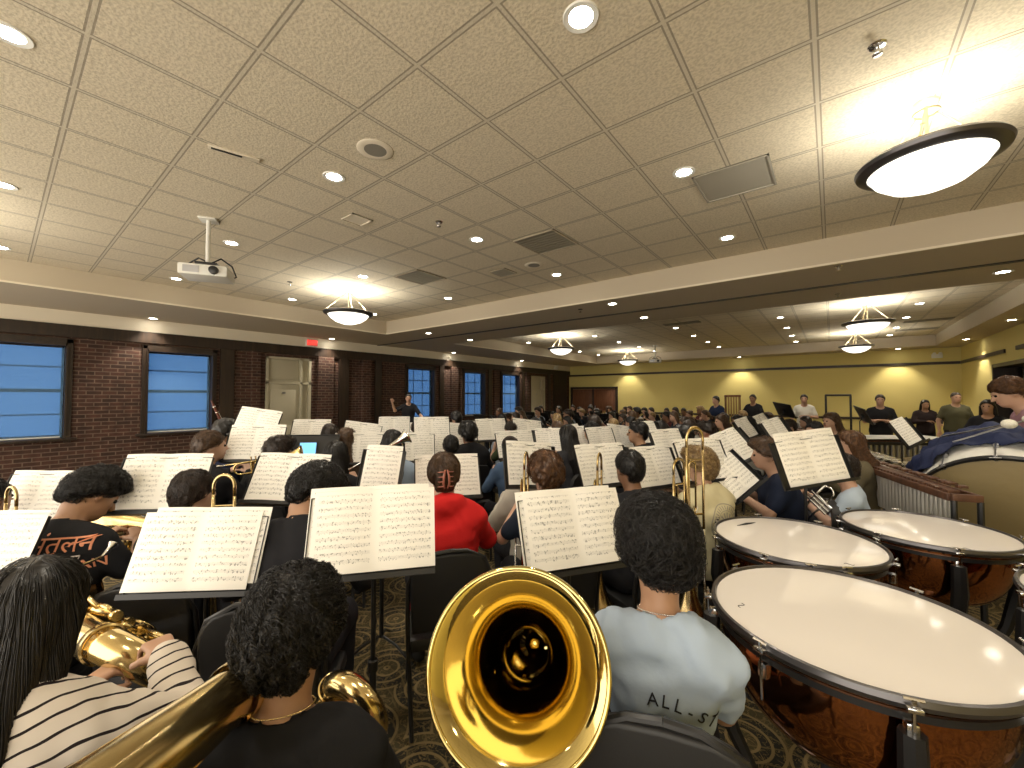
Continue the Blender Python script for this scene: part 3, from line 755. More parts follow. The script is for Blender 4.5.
for j, yy in enumerate((13.1, 16.8)):
    downlight(2.98, yy, HS, 'recessed light in the soffit along the right hand yellow wall, %s one' % ('nearer', 'farther')[j], 'lights along the right wall', 1)

# bowl pendants
def pendant_proto():
    r = empty('pendant_lamp'); zr = -.43
    MB().lathe([(.0001, zr - .20), (.10, zr - .192), (.22, zr - .15), (.31, zr - .085), (.355, zr - .02), (.36, zr), (.35, zr), (.3, zr - .075), (.0001, zr - .17)], 48).obj('bowl', M['bowl'], r)
    rim = MB().lathe([(.352, zr - .035), (.385, zr - .03), (.42, zr - .012), (.43, zr + .012), (.415, zr + .03), (.38, zr + .02), (.355, zr + .0), (.352, zr - .035)], 56).obj('rim', M['bronze'], r)
    for k in range(3): a = 2 * PI * k / 3 + .3; MB().ball((.40 * math.cos(a), .40 * math.sin(a), zr + .03), .014, 8).obj('stud', M['brass2'], rim)
    rg = MB().tube([(.075 * math.cos(2 * PI * i / 20), .075 * math.sin(2 * PI * i / 20), -.075) for i in range(20)], .008, 6, closed=True).obj('suspension_ring', M['pole'], r)
    MB().lathe([(.0001, -.03), (.06, -.028), (.07, -.01), (.07, 0)], 24).obj('canopy', M['white'], r)
    for k in range(3):
        a = 2 * PI * k / 3 + .3; p0 = Vector((.07 * math.cos(a), .07 * math.sin(a), -.08)); p1 = Vector((.40 * math.cos(a), .40 * math.sin(a), zr + .03))
        rd = MB().tube([p0, p1], .0075, 6).obj('rod', M['pole'], r)
        q = p0.lerp(p1, .55); MB().ball(tuple(q), .016, 8, sc3=(1, 1, .7)).obj('joint', M['pole'], rd)
    MB().tube([(0, 0, -.02), (0, 0, zr - .03)], .012, 8).obj('centre_stem', M['pole'], r)
    return r
PL = bpy.data.lights.new('pendant_bulb', 'POINT'); PL.energy = 50; PL.shadow_soft_size = .10; PL.color = (1, .94, .82)
pp = pendant_proto(); PN = PL.copy(); PN.energy = 20
PEND = [(.52, 3.74, 'large bowl pendant lamp, nearest and biggest, hanging at the upper right'), (-6.9, 3.95, 'bowl pendant lamp hanging over the left of the near ceiling, right of the projector'),
        (-6.75, 11.1, 'bowl pendant lamp of the far ceiling nearest the brick wall windows'), (-6.8, 16.6, 'small far bowl pendant lamp beside the distant projector'),
        (.6, 11.1, 'far bowl pendant lamp on the right, nearer and larger of its pair'), (.6, 16.1, 'far bowl pendant lamp on the right, lower and smaller of its pair'),
        (-6.9, -1.0, 'bowl pendant lamp cut by the left picture edge')]
pps = [pp] + [copy_tree(pp) for _ in PEND[1:]]
for i, (x, y, lb) in enumerate(PEND):
    o = pps[i]; o.location = (x, y, HC); tag(o, lb, 'pendant lamp', 'bowl pendant lamps')
    if i == 0: o.scale = (.86, .86, .93)
    l = bpy.data.objects.new('pendant_bulb', PN if i == 0 else PL); col.objects.link(l); l.location = (x, y, HC - .47 * o.scale[2])

# projectors
def projector(x, y, zb, label, rz):
    r = empty('projector', (x, y, HC), rz, label, 'projector')
    MB().box((0, 0, -.01), (.16, .16, .02), bev=.004).obj('mount_plate', M['white'], r)
    MB().tube([(0, 0, -.01), (0, 0, zb + .12)], .022, 12).obj('pole', M['white'], r)
    MB().box((0, 0, zb + .1), (.2, .14, .02)).obj('bracket', M['black'], r)
    bd = MB().box((0, 0, zb), (.44, .34, .12), bev=.025).obj('housing', M['white'], r)
    MB().lathe([(.0001, .035), (.032, .035), (.042, .03), (.045, 0)], 20, (.10, -.17, zb), Matrix.Rotation(PI / 2, 3, 'X')).obj('projector_lens', M['black'], bd)
    for k in range(5): pass
    MB().box((-.1, -.172, zb), (.14, .006, .07)).obj('vent_grille', M['steel'], bd)
    MB().tube([(.0, .03, zb + .11), (.1, .08, zb + .2), (.2, .1, zb + .13), (.24, .12, zb + .02), (.14, .16, zb - .03), (.05, .18, zb + .04), (-.05, .1, zb + .16), (.0, .02, zb + .2)], .009, 6).obj('cable', M['black'], r)
    MB().tube([(.02, .03, zb + .12), (-.1, .06, zb + .18), (-.2, .1, zb + .12), (-.22, .16, zb + .02)], .009, 6).obj('cable', M['black'], r)
    return r
projector(-5.32, 1.40, -.60, 'white ceiling projector on a pole with black cables, above the brick wall side', R(60))
projector(-5.3, 15.6, -.60, 'small far white projector hanging on a pole before the yellow wall', R(20))

def disc_thing(name, x, y, prof, m, label, cat, extra=None):
    o = MB().lathe(prof, 28).obj(name, m); o.location = (x, y, HC); tag(o, label, cat); return o
grille = mat('speaker_grille', (.27, .25, .21), .8)
for x, y, lb in ((-2.78, 1.8, 'round ceiling speaker nearest the camera, left of the upper centre'), (-3.42, 4.87, 'round ceiling speaker farther off, by the grey vent panel')):
    r = empty('ceiling_speaker', (x, y, HC), 0, lb, 'speaker', 'ceiling speakers')
    MB().lathe([(.085, -.006), (.13, -.008), (.14, -.002), (.14, 0)], 30).obj('bezel', M['plaster'], r)
    MB().lathe([(.0001, -.006), (.088, -.006), (.088, 0)], 24).obj('grille', grille, r)
ventm = mat('vent_grey', (.25, .225, .17), .7)
def vent(x, y, sx, sy, label, slats=True, m=None):
    r = empty('ceiling_vent', (x, y, HC), 0, label, 'vent')
    MB().box((0, 0, -.003), (sx, sy, .006)).obj('backing', m or ventm, r)
    if slats:
        b = MB()
        for i in range(9): b.box((0, -sy / 2 + sy * (i + .5) / 9, -.008), (sx - .03, .01, .008))
        b.obj('slat', m or ventm, r, smooth=False)
    b = MB()
    for s_ in (-1, 1): b.box((s_ * (sx / 2 - .008), 0, -.007), (.016, sy, .014)); b.box((0, s_ * (sy / 2 - .008), -.007), (sx, .016, .014))
    b.obj('vent_frame', M['soffit'] if slats else (m or ventm), r, smooth=False)
vent(-2.79, 4.23, .6, .6, 'large grey square air vent in the near tile ceiling, centre')
vent(-5.23, 4.23, .6, .6, 'large grey square air vent left of centre, toward the left pendant')
vent(-.65, 4.05, .58, .58, 'flat perforated ceiling panel, slightly greyer, left of the large pendant', False, mat('panel_grey', (.42, .39, .32), .9))
vent(-4.0, 4.85, .32, .32, 'small square grille beside the farther ceiling speaker')
vent(-4.05, 2.4, .24, .24, 'small pale square access plate in the near tile ceiling', False, M['plaster'])
for x, y, lb in ((-3.1, 11.2, 'dark slot vent of the far ceiling, left of centre'), (1.95, 14.6, 'long slot vent of the far ceiling by the right fascia'), (1.95, 16.4, 'farther long slot vent of the far ceiling by the right fascia')):
    vent(x, y, .9, .28, lb, False)
r = empty('ceiling_bracket', (-3.69, 1.13, HC), R(75), 'narrow dark slotted bracket in the tile ceiling, upper left', 'bracket')
MB().box((0, 0, -.008), (.34, .06, .016), bev=.004).obj('plate', M['plaster'], r); MB().box((-.05, 0, -.018), (.2, .02, .006)).obj('slot', M['black'], r)
for x, y, z, lb in ((.23, 2.96, HC, 'chrome fire sprinkler head at the upper right, above the large pendant'), (-3.39, 3.0, HC, 'small fire sprinkler head in the middle of the near ceiling'),
                    (-7.18, 3.04, HC, 'small fire sprinkler head left of the left pendant lamp'), (.09, 6.35, HS, 'sprinkler head under the near half of the beam, right side'),
                    (.1, 8.09, HS, 'sprinkler head under the far half of the beam, right side'), (-3.6, 6.6, HS, 'sprinkler head under the beam beside the centre light')):
    r = empty('sprinkler', (x, y, z), 0, lb, 'sprinkler')
    MB().lathe([(.012, -.012), (.035, -.008), (.042, 0)], 20).obj('escutcheon', M['chrome'], r)
    MB().lathe([(.0001, -.05), (.008, -.05), (.01, -.01), (.01, 0)], 10).obj('stem', M['chrome'], r)
    MB().lathe([(.0001, -.056), (.022, -.054), (.024, -.05), (.0001, -.05)], 14).obj('deflector', M['chrome'], r)

# exit sign and emergency lights
def text_mesh(s, size, depth=.002):
    c = bpy.data.curves.new('t', 'FONT'); c.body = s; c.size = size; c.extrude = depth; c.align_x = 'CENTER'; c.align_y = 'CENTER'; c.resolution_u = 3
    o = bpy.data.objects.new('t', c); col.objects.link(o); dg = bpy.context.evaluated_depsgraph_get(); dg.update(); me = bpy.data.meshes.new_from_object(o.evaluated_get(dg)); bpy.data.objects.remove(o)
    return me
r = empty('exit_sign', (WALLX + .03, 5.32, 3.15), 0, 'small red lit EXIT sign on the band above the cream door', 'exit sign')
MB().box((.025, 0, 0), (.05, .32, .20), bev=.008).obj('housing', M['white'], r)
MB().box((.052, 0, 0), (.006, .29, .17)).obj('face_panel', mat('exit_face', (.5, .12, .1), .5, emit=(1, .08, .05), es=.25), r)
me = text_mesh('EXIT', .14); o = mobj('lettering', me, mat('exit_red', (.6, .02, .02), .5, emit=(1, .05, .04), es=2.2), r); o.location = (.058, 0, 0); o.rotation_euler = (PI / 2, 0, PI / 2)
def emergency(loc, rz, label):
    r = empty('emergency_light', loc, rz, label, 'emergency light', None)
    MB().box((0, -.03, 0), (.26, .06, .13), bev=.012).obj('housing', M['white'], r)
    for s_ in (-1, 1): MB().lathe([(.0001, .05), (.04, .05), (.045, .03), (.03, 0)], 16, (s_ * .07, -.055, .09), Matrix.Rotation(R(110), 3, 'X')).obj('lamp_head', M['white'], r)
emergency((WALLX + .03, 17.8, 3.13), PI / 2, 'white emergency light with two heads above the far brick wall end')
emergency((2.75, FARY, 3.02), 0, 'white emergency light high on the yellow wall near its right corner')
# ------------------------------------------------------------------ furniture and instruments
VX = Vector
def rounded_back(w_, h_, y, th, z0, n=10):
    """pad outline with a broad arched top, in the xz plane"""
    pts = [(-w_ / 2 * .93, z0), (w_ / 2 * .93, z0)]
    for i in range(n + 1):
        a = PI * i / n; pts.append((w_ / 2 * math.copysign(abs(math.cos(a)) ** .55, math.cos(a)), z0 + h_ * .62 + h_ * .38 * math.sin(a) ** .75 if 0 < i < n else z0 + h_ * .62))
    return pts
def bev_prism(poly, y0, y1, f, bev, name, m, parent):
    bm = bmesh.new(); vs = [bm.verts.new(f(x, z, y0)) for x, z in poly]; bm.faces.new(vs)
    r_ = bmesh.ops.extrude_face_region(bm, geom=bm.faces[:]); vv = [g_ for g_ in r_['geom'] if isinstance(g_, bmesh.types.BMVert)]
    dv = Vector(f(0, 0, y1)) - Vector(f(0, 0, y0)); bmesh.ops.translate(bm, verts=vv, vec=dv); bmesh.ops.recalc_face_normals(bm, faces=bm.faces[:])
    eds = [e for e in bm.edges if len(e.link_faces) == 2 and any(len(q.verts) > 4 for q in e.link_faces)]
    bmesh.ops.bevel(bm, geom=eds, offset=bev, segments=3, affect='EDGES', profile=.5)
    me = bpy.data.meshes.new(name); bm.to_mesh(me); bm.free(); me.shade_smooth(); me.set_sharp_from_angle(angle=R(50)); me.materials.append(m)
    o = bpy.data.objects.new(name, me); col.objects.link(o); o.parent = parent; return o
def make_chair():
    r = empty('padded_chair')
    MB().box((0, .0, .425), (.43, .42, .07), bev=.028).obj('seat', M['blackvinyl'], r)
    bev_prism(rounded_back(.41, .40, 0, 0, .50), -.195, -.24, lambda x, z, y: (x, y - (z - .5) * .12, z), .016, 'backrest', M['blackvinyl'], r)
    for s_ in (-1, 1):
        MB().tube([(s_ * .19, -.27, .012), (s_ * .205, -.215, .38), (s_ * .212, -.215, .55), (s_ * .212, -.25, .76), (s_ * .17, -.268, .86), (s_ * .08, -.275, .905), (0, -.276, .912)], .0115, 8).obj('back_frame' if False else 'leg', M['black'], r)
        MB().tube([(s_ * .20, .20, .012), (s_ * .195, .17, .37), (s_ * .195, .10, .39), (s_ * .20, -.19, .385)], .0115, 8).obj('leg', M['black'], r)
    MB().tube([(-.2, .165, .36), (.2, .165, .36)], .009, 6).obj('crossbar', M['black'], r)
    return r
def make_chair_far():
    b = MB(); b.box((0, 0, .425), (.43, .42, .07), bev=.02); b.prism(rounded_back(.41, .40, 0, 0, .50, 6), -.2, -.25, lambda x, z, y: (x, y - (z - .5) * .12, z))
    for s_ in (-1, 1): b.tube([(s_ * .19, -.27, .0), (s_ * .21, -.22, .5)], .012, 5); b.tube([(s_ * .2, .2, 0), (s_ * .195, .17, .4)], .012, 5)
    return b.mesh('padded_chair')
def desk_matrix(loc, rz, z, tilt, roll=0):
    return Matrix.Translation(Vector((loc[0], loc[1], z))) @ Matrix.Rotation(rz, 4, 'Z') @ Matrix.Rotation(-tilt, 4, 'X') @ Matrix.Rotation(roll, 4, 'Y')
def make_stand(loc, rz, z, tilt, label, group=None, w_=.49, h_=.31, roll=0, far=None):
    """desk faces local -Y (towards its reader); z is the height of the desk centre"""
    r = empty('music_stand', (loc[0], loc[1], 0), rz, label, 'music stand', group)
    T = Matrix.Translation((0, 0, z)) @ Matrix.Rotation(-tilt, 4, 'X') @ Matrix.Rotation(roll, 4, 'Y')
    def tr(mb):
        mb.v = [tuple(T @ Vector(q)) for q in mb.v]; return mb
    tr(MB().box((0, .004, 0), (w_, .004, h_), bev=.0018).box((0, -.022, -h_ / 2 + .001), (w_, .048, .003)).box((0, -.045, -h_ / 2 + .010), (w_, .003, .018)).box((0, -.004, h_ / 2), (w_, .012, .003))
       .box((-w_ / 2, -.004, 0), (.003, .014, h_)).box((w_ / 2, -.004, 0), (.003, .014, h_))).obj('desk', M['black'], r)
    tr(MB().box((0, .02, -.02), (.05, .03, .08), bev=.004).tube([(0, .03, -.03), (0, .045, -.06)], .012, 8)).obj('tilt_head', M['black'], r)
    p = T @ Vector((0, .045, -.06))
    MB().tube([(p.x, p.y, p.z), (0, .05, z - .12), (0, .05, .55)], .0095, 8).obj('pole', M['steel'] if far is None and False else M['black'], r)
    MB().tube([(0, .05, .62), (0, .05, .12)], .014, 10).lathe([(.014, .60), (.02, .60), (.02, .64), (.0145, .645)], 12, (0, .05, 0)).obj('column', M['black'], r)
    for k in range(3):
        a = PI / 2 + k * 2 * PI / 3; c, s_ = math.cos(a), math.sin(a)
        MB().tube([(0, .05, .13), (c * .12, .05 + s_ * .12, .10), (c * .26, .05 + s_ * .26, .012)], .0085, 6).obj('leg', M['black'], r)
    return r, Matrix.Translation((loc[0], loc[1], 0)) @ Matrix.Rotation(rz, 4, 'Z') @ T
_sheet = {}
def sheet_mesh(w_=.46, h_=.305, pages=2, seed=0):
    k = (w_, h_, pages)
    if k in _sheet: return _sheet[k]
    nx, ny = 12 * pages, 4; V, F, UV = [], [], []
    for side in (0, 1):
        for j in range(ny + 1):
            for i in range(nx + 1):
                u = i / nx * pages; x = (i / nx - .5) * w_; z = (.5 - j / ny) * h_; fr = u % 1 if u < pages else 1
                bow = .010 * math.sin(PI * min(1, fr)) + (.004 if pages == 1 else 0)
                V.append((x, -bow - .002 - (.0008 if side == 0 else 0), z)); UV.append((u, j / ny))
    m = (nx + 1) * (ny + 1)
    for j in range(ny):
        for i in range(nx):
            a = j * (nx + 1) + i; F.append((a, a + nx + 1, a + nx + 2, a + 1)); F.append((m + a, m + a + 1, m + a + nx + 2, m + a + nx + 1))
    me = bpy.data.meshes.new('sheet_music'); me.from_pydata(V, [], F); uvl = me.uv_layers.new(name='UVMap')
    for lp in me.loops: uvl.data[lp.index].uv = UV[lp.vertex_index]
    me.shade_smooth(); me.materials.append(M['paper']); _sheet[k] = me; return me
def put_sheet(Mx, label, dx=0, dz=0, w_=.46, h_=.305, pages=2, roll=0, lift=0, group='music on the stands'):
    o = bpy.data.objects.new('sheet_music', sheet_mesh(w_, h_, pages)); col.objects.link(o)
    o.matrix_world = Mx @ Matrix.Translation((dx, -.001 - lift, dz)) @ Matrix.Rotation(roll, 4, 'Y')
    return tag(o, label, 'sheet music', group)

def make_timpano(x, y, rad, ztop, label, rz=0, feet=True):
    r = empty('timpano', (x, y, 0), rz, label, 'drum', None); k = rad - .035; d = k * .92
    prof = [(k * math.sin(t), ztop - .05 - d * math.cos(t) + 0) for t in np.linspace(.06, PI / 2, 18)]
    prof = [(max(.02, k * .995 * math.sin(t) ** .6), ztop - .05 - d * math.cos(t)) for t in np.linspace(.02, PI / 2, 20)] + [(k, ztop - .02)]
    MB().lathe(prof, 56).obj('kettle', M['copper'], r, smooth='all')
    MB().lathe([(.0001, ztop - .002), (rad - .045, ztop - .002), (rad - .022, ztop - .004)], 64).obj('drum_head', M['drumhead'], r, smooth='all')
    MB().lathe([(rad - .036, ztop - .03), (rad - .012, ztop - .028), (rad - .004, ztop - .012), (rad - .008, ztop + .004), (rad - .018, ztop + .006), (rad - .024, ztop - .004), (rad - .036, ztop - .03)], 64).obj('counterhoop', M['bronze'], r)
    MB().lathe([(k, ztop - .065), (k + .010, ztop - .065), (k + .010, ztop - .045), (k, ztop - .045)], 64).obj('kettle_ring', M['black'], r)
    for i in range(8):
        a = 2 * PI * i / 8 + .2; T = Matrix.Rotation(a, 3, 'Z'); q = rad - .004
        b = MB().tube([T @ Vector((q + .012, 0, ztop - .005)), T @ Vector((q + .008, 0, ztop - .17))], .0045, 6)
        b.box(T @ Vector((q + .010, 0, ztop - .012)), (.03, .034, .012), T, bev=.003).tube([T @ Vector((q + .012, -.022, ztop + .012)), T @ Vector((q + .012, .022, ztop + .012))], .0045, 6)
        b.tube([T @ Vector((q + .012, 0, ztop - .0)), T @ Vector((q + .012, 0, ztop + .013))], .007, 8).box(T @ Vector((q - .006, 0, ztop - .08)), (.03, .028, .05), T, bev=.006)
        b.obj('tension_rod', M['chrome'], r)
    MB().tube([(-rad * .55, rad * .58 + .012 * math.sin(t * 2.2), ztop - .0015) if False else (.107 + t * .02, -.328 + .010 * math.sin(t * 3.1), ztop - .0012) for t in np.linspace(0, 2, 9)], .0012, 5).obj('maker_mark', M['black'], r)
    if feet:
        for i in range(4):
            a = 2 * PI * i / 4 + .2; T = Matrix.Rotation(a, 3, 'Z')
            MB().tube([T @ Vector((k + .03, 0, ztop - .08)), T @ Vector((k + .035, 0, ztop - .22)), T @ Vector((k * .92, 0, ztop - .5)), T @ Vector((k * .70, 0, ztop - .70)), T @ Vector((k * .62, 0, .10))], [.03, .034, .028, .024, .026], 8).obj('strut', M['black'], r)
            MB().lathe([(.0001, 0), (.03, 0), (.03, .05), (.018, .06), (.0001, .06)], 12, T @ Vector((k * .62, 0, .0))).obj('caster', M['blackpl'], r)
        MB().tube([(k * .62 * math.cos(t), k * .62 * math.sin(t), .11) for t in np.linspace(0, 2 * PI, 33)[:-1]], .018, 8, closed=True).obj('base_ring', M['black'], r)
        MB().tube([(0, 0, ztop - .05 - d), (0, 0, .10)], .03, 12).obj('centre_column', M['black'], r)
        MB().box((0, -k * .75, .07), (.11, .3, .025), Matrix.Rotation(R(12), 3, 'X'), bev=.01).obj('pedal', M['steel'], r)
    return r

def bell_profile(rm, L, r0, n=26, ex=3.1):
    """outer then inner skin of a flared bell, from throat z=0 to rim z=L"""
    out = []
    for i in range(n + 1):
        t = i / n; rr = r0 + (rm * .42 - r0) * t ** 1.25 + rm * .58 * max(0, (t - .45) / .55) ** ex; out.append((rr, L * t))
    inn = [(max(.004, a - .0035), z + .0005) for a, z in out][::-1]
    return out + inn
def bow(c, rad, a0, a1, r0, r1, ax='xz', n=12):
    return arc(c, rad, a0, a1, n, ax), [r0 + (r1 - r0) * i / n for i in range(n + 1)]
def make_tuba(name, m, label=None, cat='tuba', scale=1., valves=4, rm=.235):
    r = empty(name, (0, 0, 0), 0, label, cat)
    MB().lathe([(a, z + .16) for a, z in bell_profile(rm, .82, .052)], 72).obj('bell', m, r, smooth='all')
    MB().lathe([(rm - .004, .972), (rm + .004, .974), (rm + .007, .980), (rm + .004, .986), (rm - .004, .986), (rm - .006, .980), (rm - .004, .972)], 72).obj('bell_rim', m, r, smooth='all')
    MB().lathe([(.056, .155), (.062, .158), (.062, .19), (.060, .195)], 36).obj('ferrule', m, r)
    def tb(nm, pts, rs, par=r, mm=m, n=14): return MB().tube(pts, rs, n).obj(nm, mm, par, smooth='all')
    P, Rr = bow((.13, 0, .16), .13, PI, 2 * PI, .053, .046); tb('bottom_bow', P, Rr)
    P2, R2 = bow((.195, 0, .60), .065, 0, PI, .036, .030); tb('outer_branch', [(.26, 0, .16), (.26, 0, .6)], [.046, .036]); tb('top_bow', P2, R2)
    P3, R3 = bow((.13 - .0, .0, .24), .0, 0, 1, .02, .02)
    tb('inner_branch', [(.13, 0, .60), (.13, 0, .30), (.135, .01, .24)], [.03, .024, .022])
    q, rr = bow((.175, .02, .24), .045, PI, 2 * PI, .021, .018); tb('inner_bow', q, rr); tb('inner_branch', [(.22, .02, .24), (.22, .03, .52)], [.018, .016])
    for k, (cx, zz, L, rad, rt) in enumerate(((.085, .33, .22, .034, .0105), (.16, .20, .16, .03, .0105), (.03, .42, .14, .028, .010), (.19, .44, .18, .036, .010))):
        yy = -.075 - .012 * k; pts = [(cx - rad, yy, zz + L)] + arc((cx, yy, zz), rad, PI, 2 * PI, 10) + [(cx + rad, yy, zz + L)]; tb('valve_slide', pts, rt, n=10)
    vb = []
    for k in range(valves):
        x = .02 + k * .052; y = -.085
        v = MB().lathe([(.0001, .30), (.018, .30), (.021, .306), (.021, .325), (.0185, .33), (.0185, .47), (.021, .475), (.021, .50), (.012, .505), (.006, .507), (.006, .54), (.014, .542), (.014, .548), (.0001, .549)], 18, (x, y, 0)).obj('valve', m, r)
        MB().lathe([(.0001, .5495), (.011, .5495), (.011, .546)], 14, (x, y, .001)).obj('finger_button', M['white'], v)
    lead = [(.02, -.085, .44), (-.05, -.11, .52), (-.10, -.14, .60), (-.10, -.19, .66), (-.06, -.25, .70)]
    tb('leadpipe', lead, [.0085, .008, .0075, .007, .006], n=8)
    MB().lathe([(.0045, 0), (.006, .02), (.009, .045), (.019, .06), (.020, .066), (.017, .066), (.004, .04)], 18, (-.06, -.25, .70), Matrix.Rotation(R(70), 3, 'X')).obj('mouthpiece', M['silver'], r)
    for z in (.32, .56): MB().tube([(.06, 0, z), (.245, 0, z)], .006, 6).obj('brace', m, r)
    if scale != 1.: r.scale = (scale,) * 3
    return r
def place_axis(o, bell_centre, axis, roll, L=.98, xh=None):
    """puts an instrument so that its bell centre (local z=L) sits at a point with local +Z along axis"""
    z = Vector(axis).normalized(); q = Vector((0, 0, 1)).rotation_difference(z); Mx = q.to_matrix().to_4x4() @ Matrix.Rotation(roll, 4, 'Z')
    if xh is not None: x = Vector(xh); x = (x - z * x.dot(z)).normalized(); y = z.cross(x); Mx = Matrix((x, y, z)).transposed().to_4x4()
    s_ = o.scale[0]; o.rotation_euler = Mx.to_euler(); o.location = Vector(bell_centre) - z * L * s_; return o
def make_trombone(name='trombone'):
    """standing on its slide, tuning bow uppermost; origin at the slide foot"""
    r = empty(name, (0, 0, 0), 0, None, 'trombone'); m = M['horn']
    def tb(nm, pts, rs, n=10, par=r, mm=m): return MB().tube(pts, rs, n).obj(nm, mm, par, smooth='all')
    tb('tuning_slide', [(-.05, 0, 1.02)] + [Vector(p) for p in arc((0, 0, 1.06), .05, PI, 0, 12)] + [(.05, 0, 1.02)], .0078)
    tb('neck_tube', [(.05, 0, 1.03), (.05, 0, .70)], .0075)
    tb('bell_tube', [(-.05, 0, 1.03), (-.05, 0, .70)], [.0078, .014])
    MB().lathe([(a, .72 - z) for a, z in bell_profile(.105, .36, .013, 20)], 36, (-.05, 0, 0)).obj('bell', m, r, smooth='all')
    for z in (.98, .76): MB().tube([(-.05, 0, z), (.05, 0, z)], .0045, 6).obj('brace', m, r)
    for s_ in (0, 1): tb('slide_tube', [(.05, s_ * .085 - .0, .72), (.05, s_ * .085, .12)], .0072, 8, mm=M['silver'])
    tb('slide_bow', arc((.05, .0425, .12), .0425, PI, 2 * PI, 10, 'yz'), .008, 8)
    for z in (.70, .62): MB().tube([(.05, 0, z), (.05, .085, z)], .0055, 6).obj('hand_brace', M['silver'], r)
    # F attachment loop beside the tuning slide
    tb('attachment_loop', [(.02, .03, .78)] + arc((.0, .03, .95), .02, 0, PI, 8) + [(-.02, .03, .78)] + arc((-.0, .03, .78), .02, PI, 2 * PI, 8), .006, 8)
    MB().lathe([(.004, 0), (.006, .03), (.013, .05), (.013, .055), (.003, .03)], 14, (.05, .085, .72)).obj('mouthpiece', M['silver'], r)
    return r
def make_trumpet(m, name='trumpet', k=1.):
    """bell along local +Y, mouthpiece at the origin"""
    r = empty(name, (0, 0, 0), 0, None, 'trumpet')
    def tb(nm, pts, rs, n=8): return MB().tube(pts, rs, n).obj(nm, m, r, smooth='all')
    tb('leadpipe', [(0, .02, 0), (0, .36, 0)], .006)
    tb('tuning_slide', [(0, .36, 0)] + [Vector((0, .36 + .035 * math.sin(t), -.035 + .035 * math.cos(t))) for t in np.linspace(0, PI, 8)], .006)
    tb('lower_tube', [(0, .36, -.07), (0, .16, -.07)], .006)
    tb('rear_bow', [(.012, .25, -.07), (.012, .10, -.07)] + [Vector((.012, .10 - .035 * math.sin(t), -.035 - .035 * math.cos(t))) for t in np.linspace(.4, PI, 8)] + [(.012, .2, 0)], .006)
    MB().lathe([(a, z) for a, z in bell_profile(.062, .26, .0075, 16)], 28, (.012, .20, 0), Matrix.Rotation(-PI / 2, 3, 'X')).obj('bell', m, r, smooth='all')
    for i in range(3): MB().lathe([(.0001, -.10), (.011, -.10), (.011, .02), (.004, .022), (.004, .05), (.009, .052), (.0001, .054)], 12, (.004, .165 + i * .026, -.02)).obj('valve', m, r)
    MB().lathe([(.004, 0), (.005, .02), (.012, .04), (.012, .045), (.003, .02)], 12, (0, .02, 0), Matrix.Rotation(PI / 2, 3, 'X')).obj('mouthpiece', M['silver'], r)
    if k != 1: r.scale = (k,) * 3
    return r
def make_clarinet(name='clarinet', L=.6, m=None):
    """reed end at the origin, bell along +Y"""
    r = empty(name, (0, 0, 0), 0, None, 'clarinet'); Rx = Matrix.Rotation(-PI / 2, 3, 'X')
    MB().lathe([(.0001, 0), (.006, 0), (.011, .06), (.013, .07), (.0135, L * .85), (.016, L * .9), (.03, L), (.026, L), (.012, L * .9)], 14, rot=Rx).obj('body_tube', m or M['blackpl'], r)
    for y in (.075, .14, L * .48, L * .86): MB().lathe([(.0145, y), (.016, y + .002), (.016, y + .008), (.0145, y + .01)], 14, rot=Rx).obj('ring', M['silver'], r)
    MB().tube([(.012, .16, .012), (.014, L * .45, .012)], .0025, 5).tube([(-.012, L * .5, .012), (-.012, L * .8, .012)], .0025, 5).obj('key_rod', M['silver'], r)
    for i in range(6): MB().lathe([(.0001, .004), (.007, .003), (.007, 0)], 10, (0, .2 + i * (L - .32) / 6, .0135)).obj('key', M['silver'], r)
    return r
def make_flute(name='flute'):
    r = empty(name, (0, 0, 0), 0, None, 'flute')
    MB().tube([(0, 0, 0), (.66, 0, 0)], .0095, 10).obj('body_tube', M['silver'], r)
    MB().box((.07, 0, .009), (.04, .02, .004), bev=.002).obj('lip_plate', M['silver'], r)
    for i in range(9): MB().lathe([(.0001, .006), (.0075, .005), (.0075, 0)], 10, (.2 + i * .045, 0, .009)).obj('key', M['silver'], r)
    return r

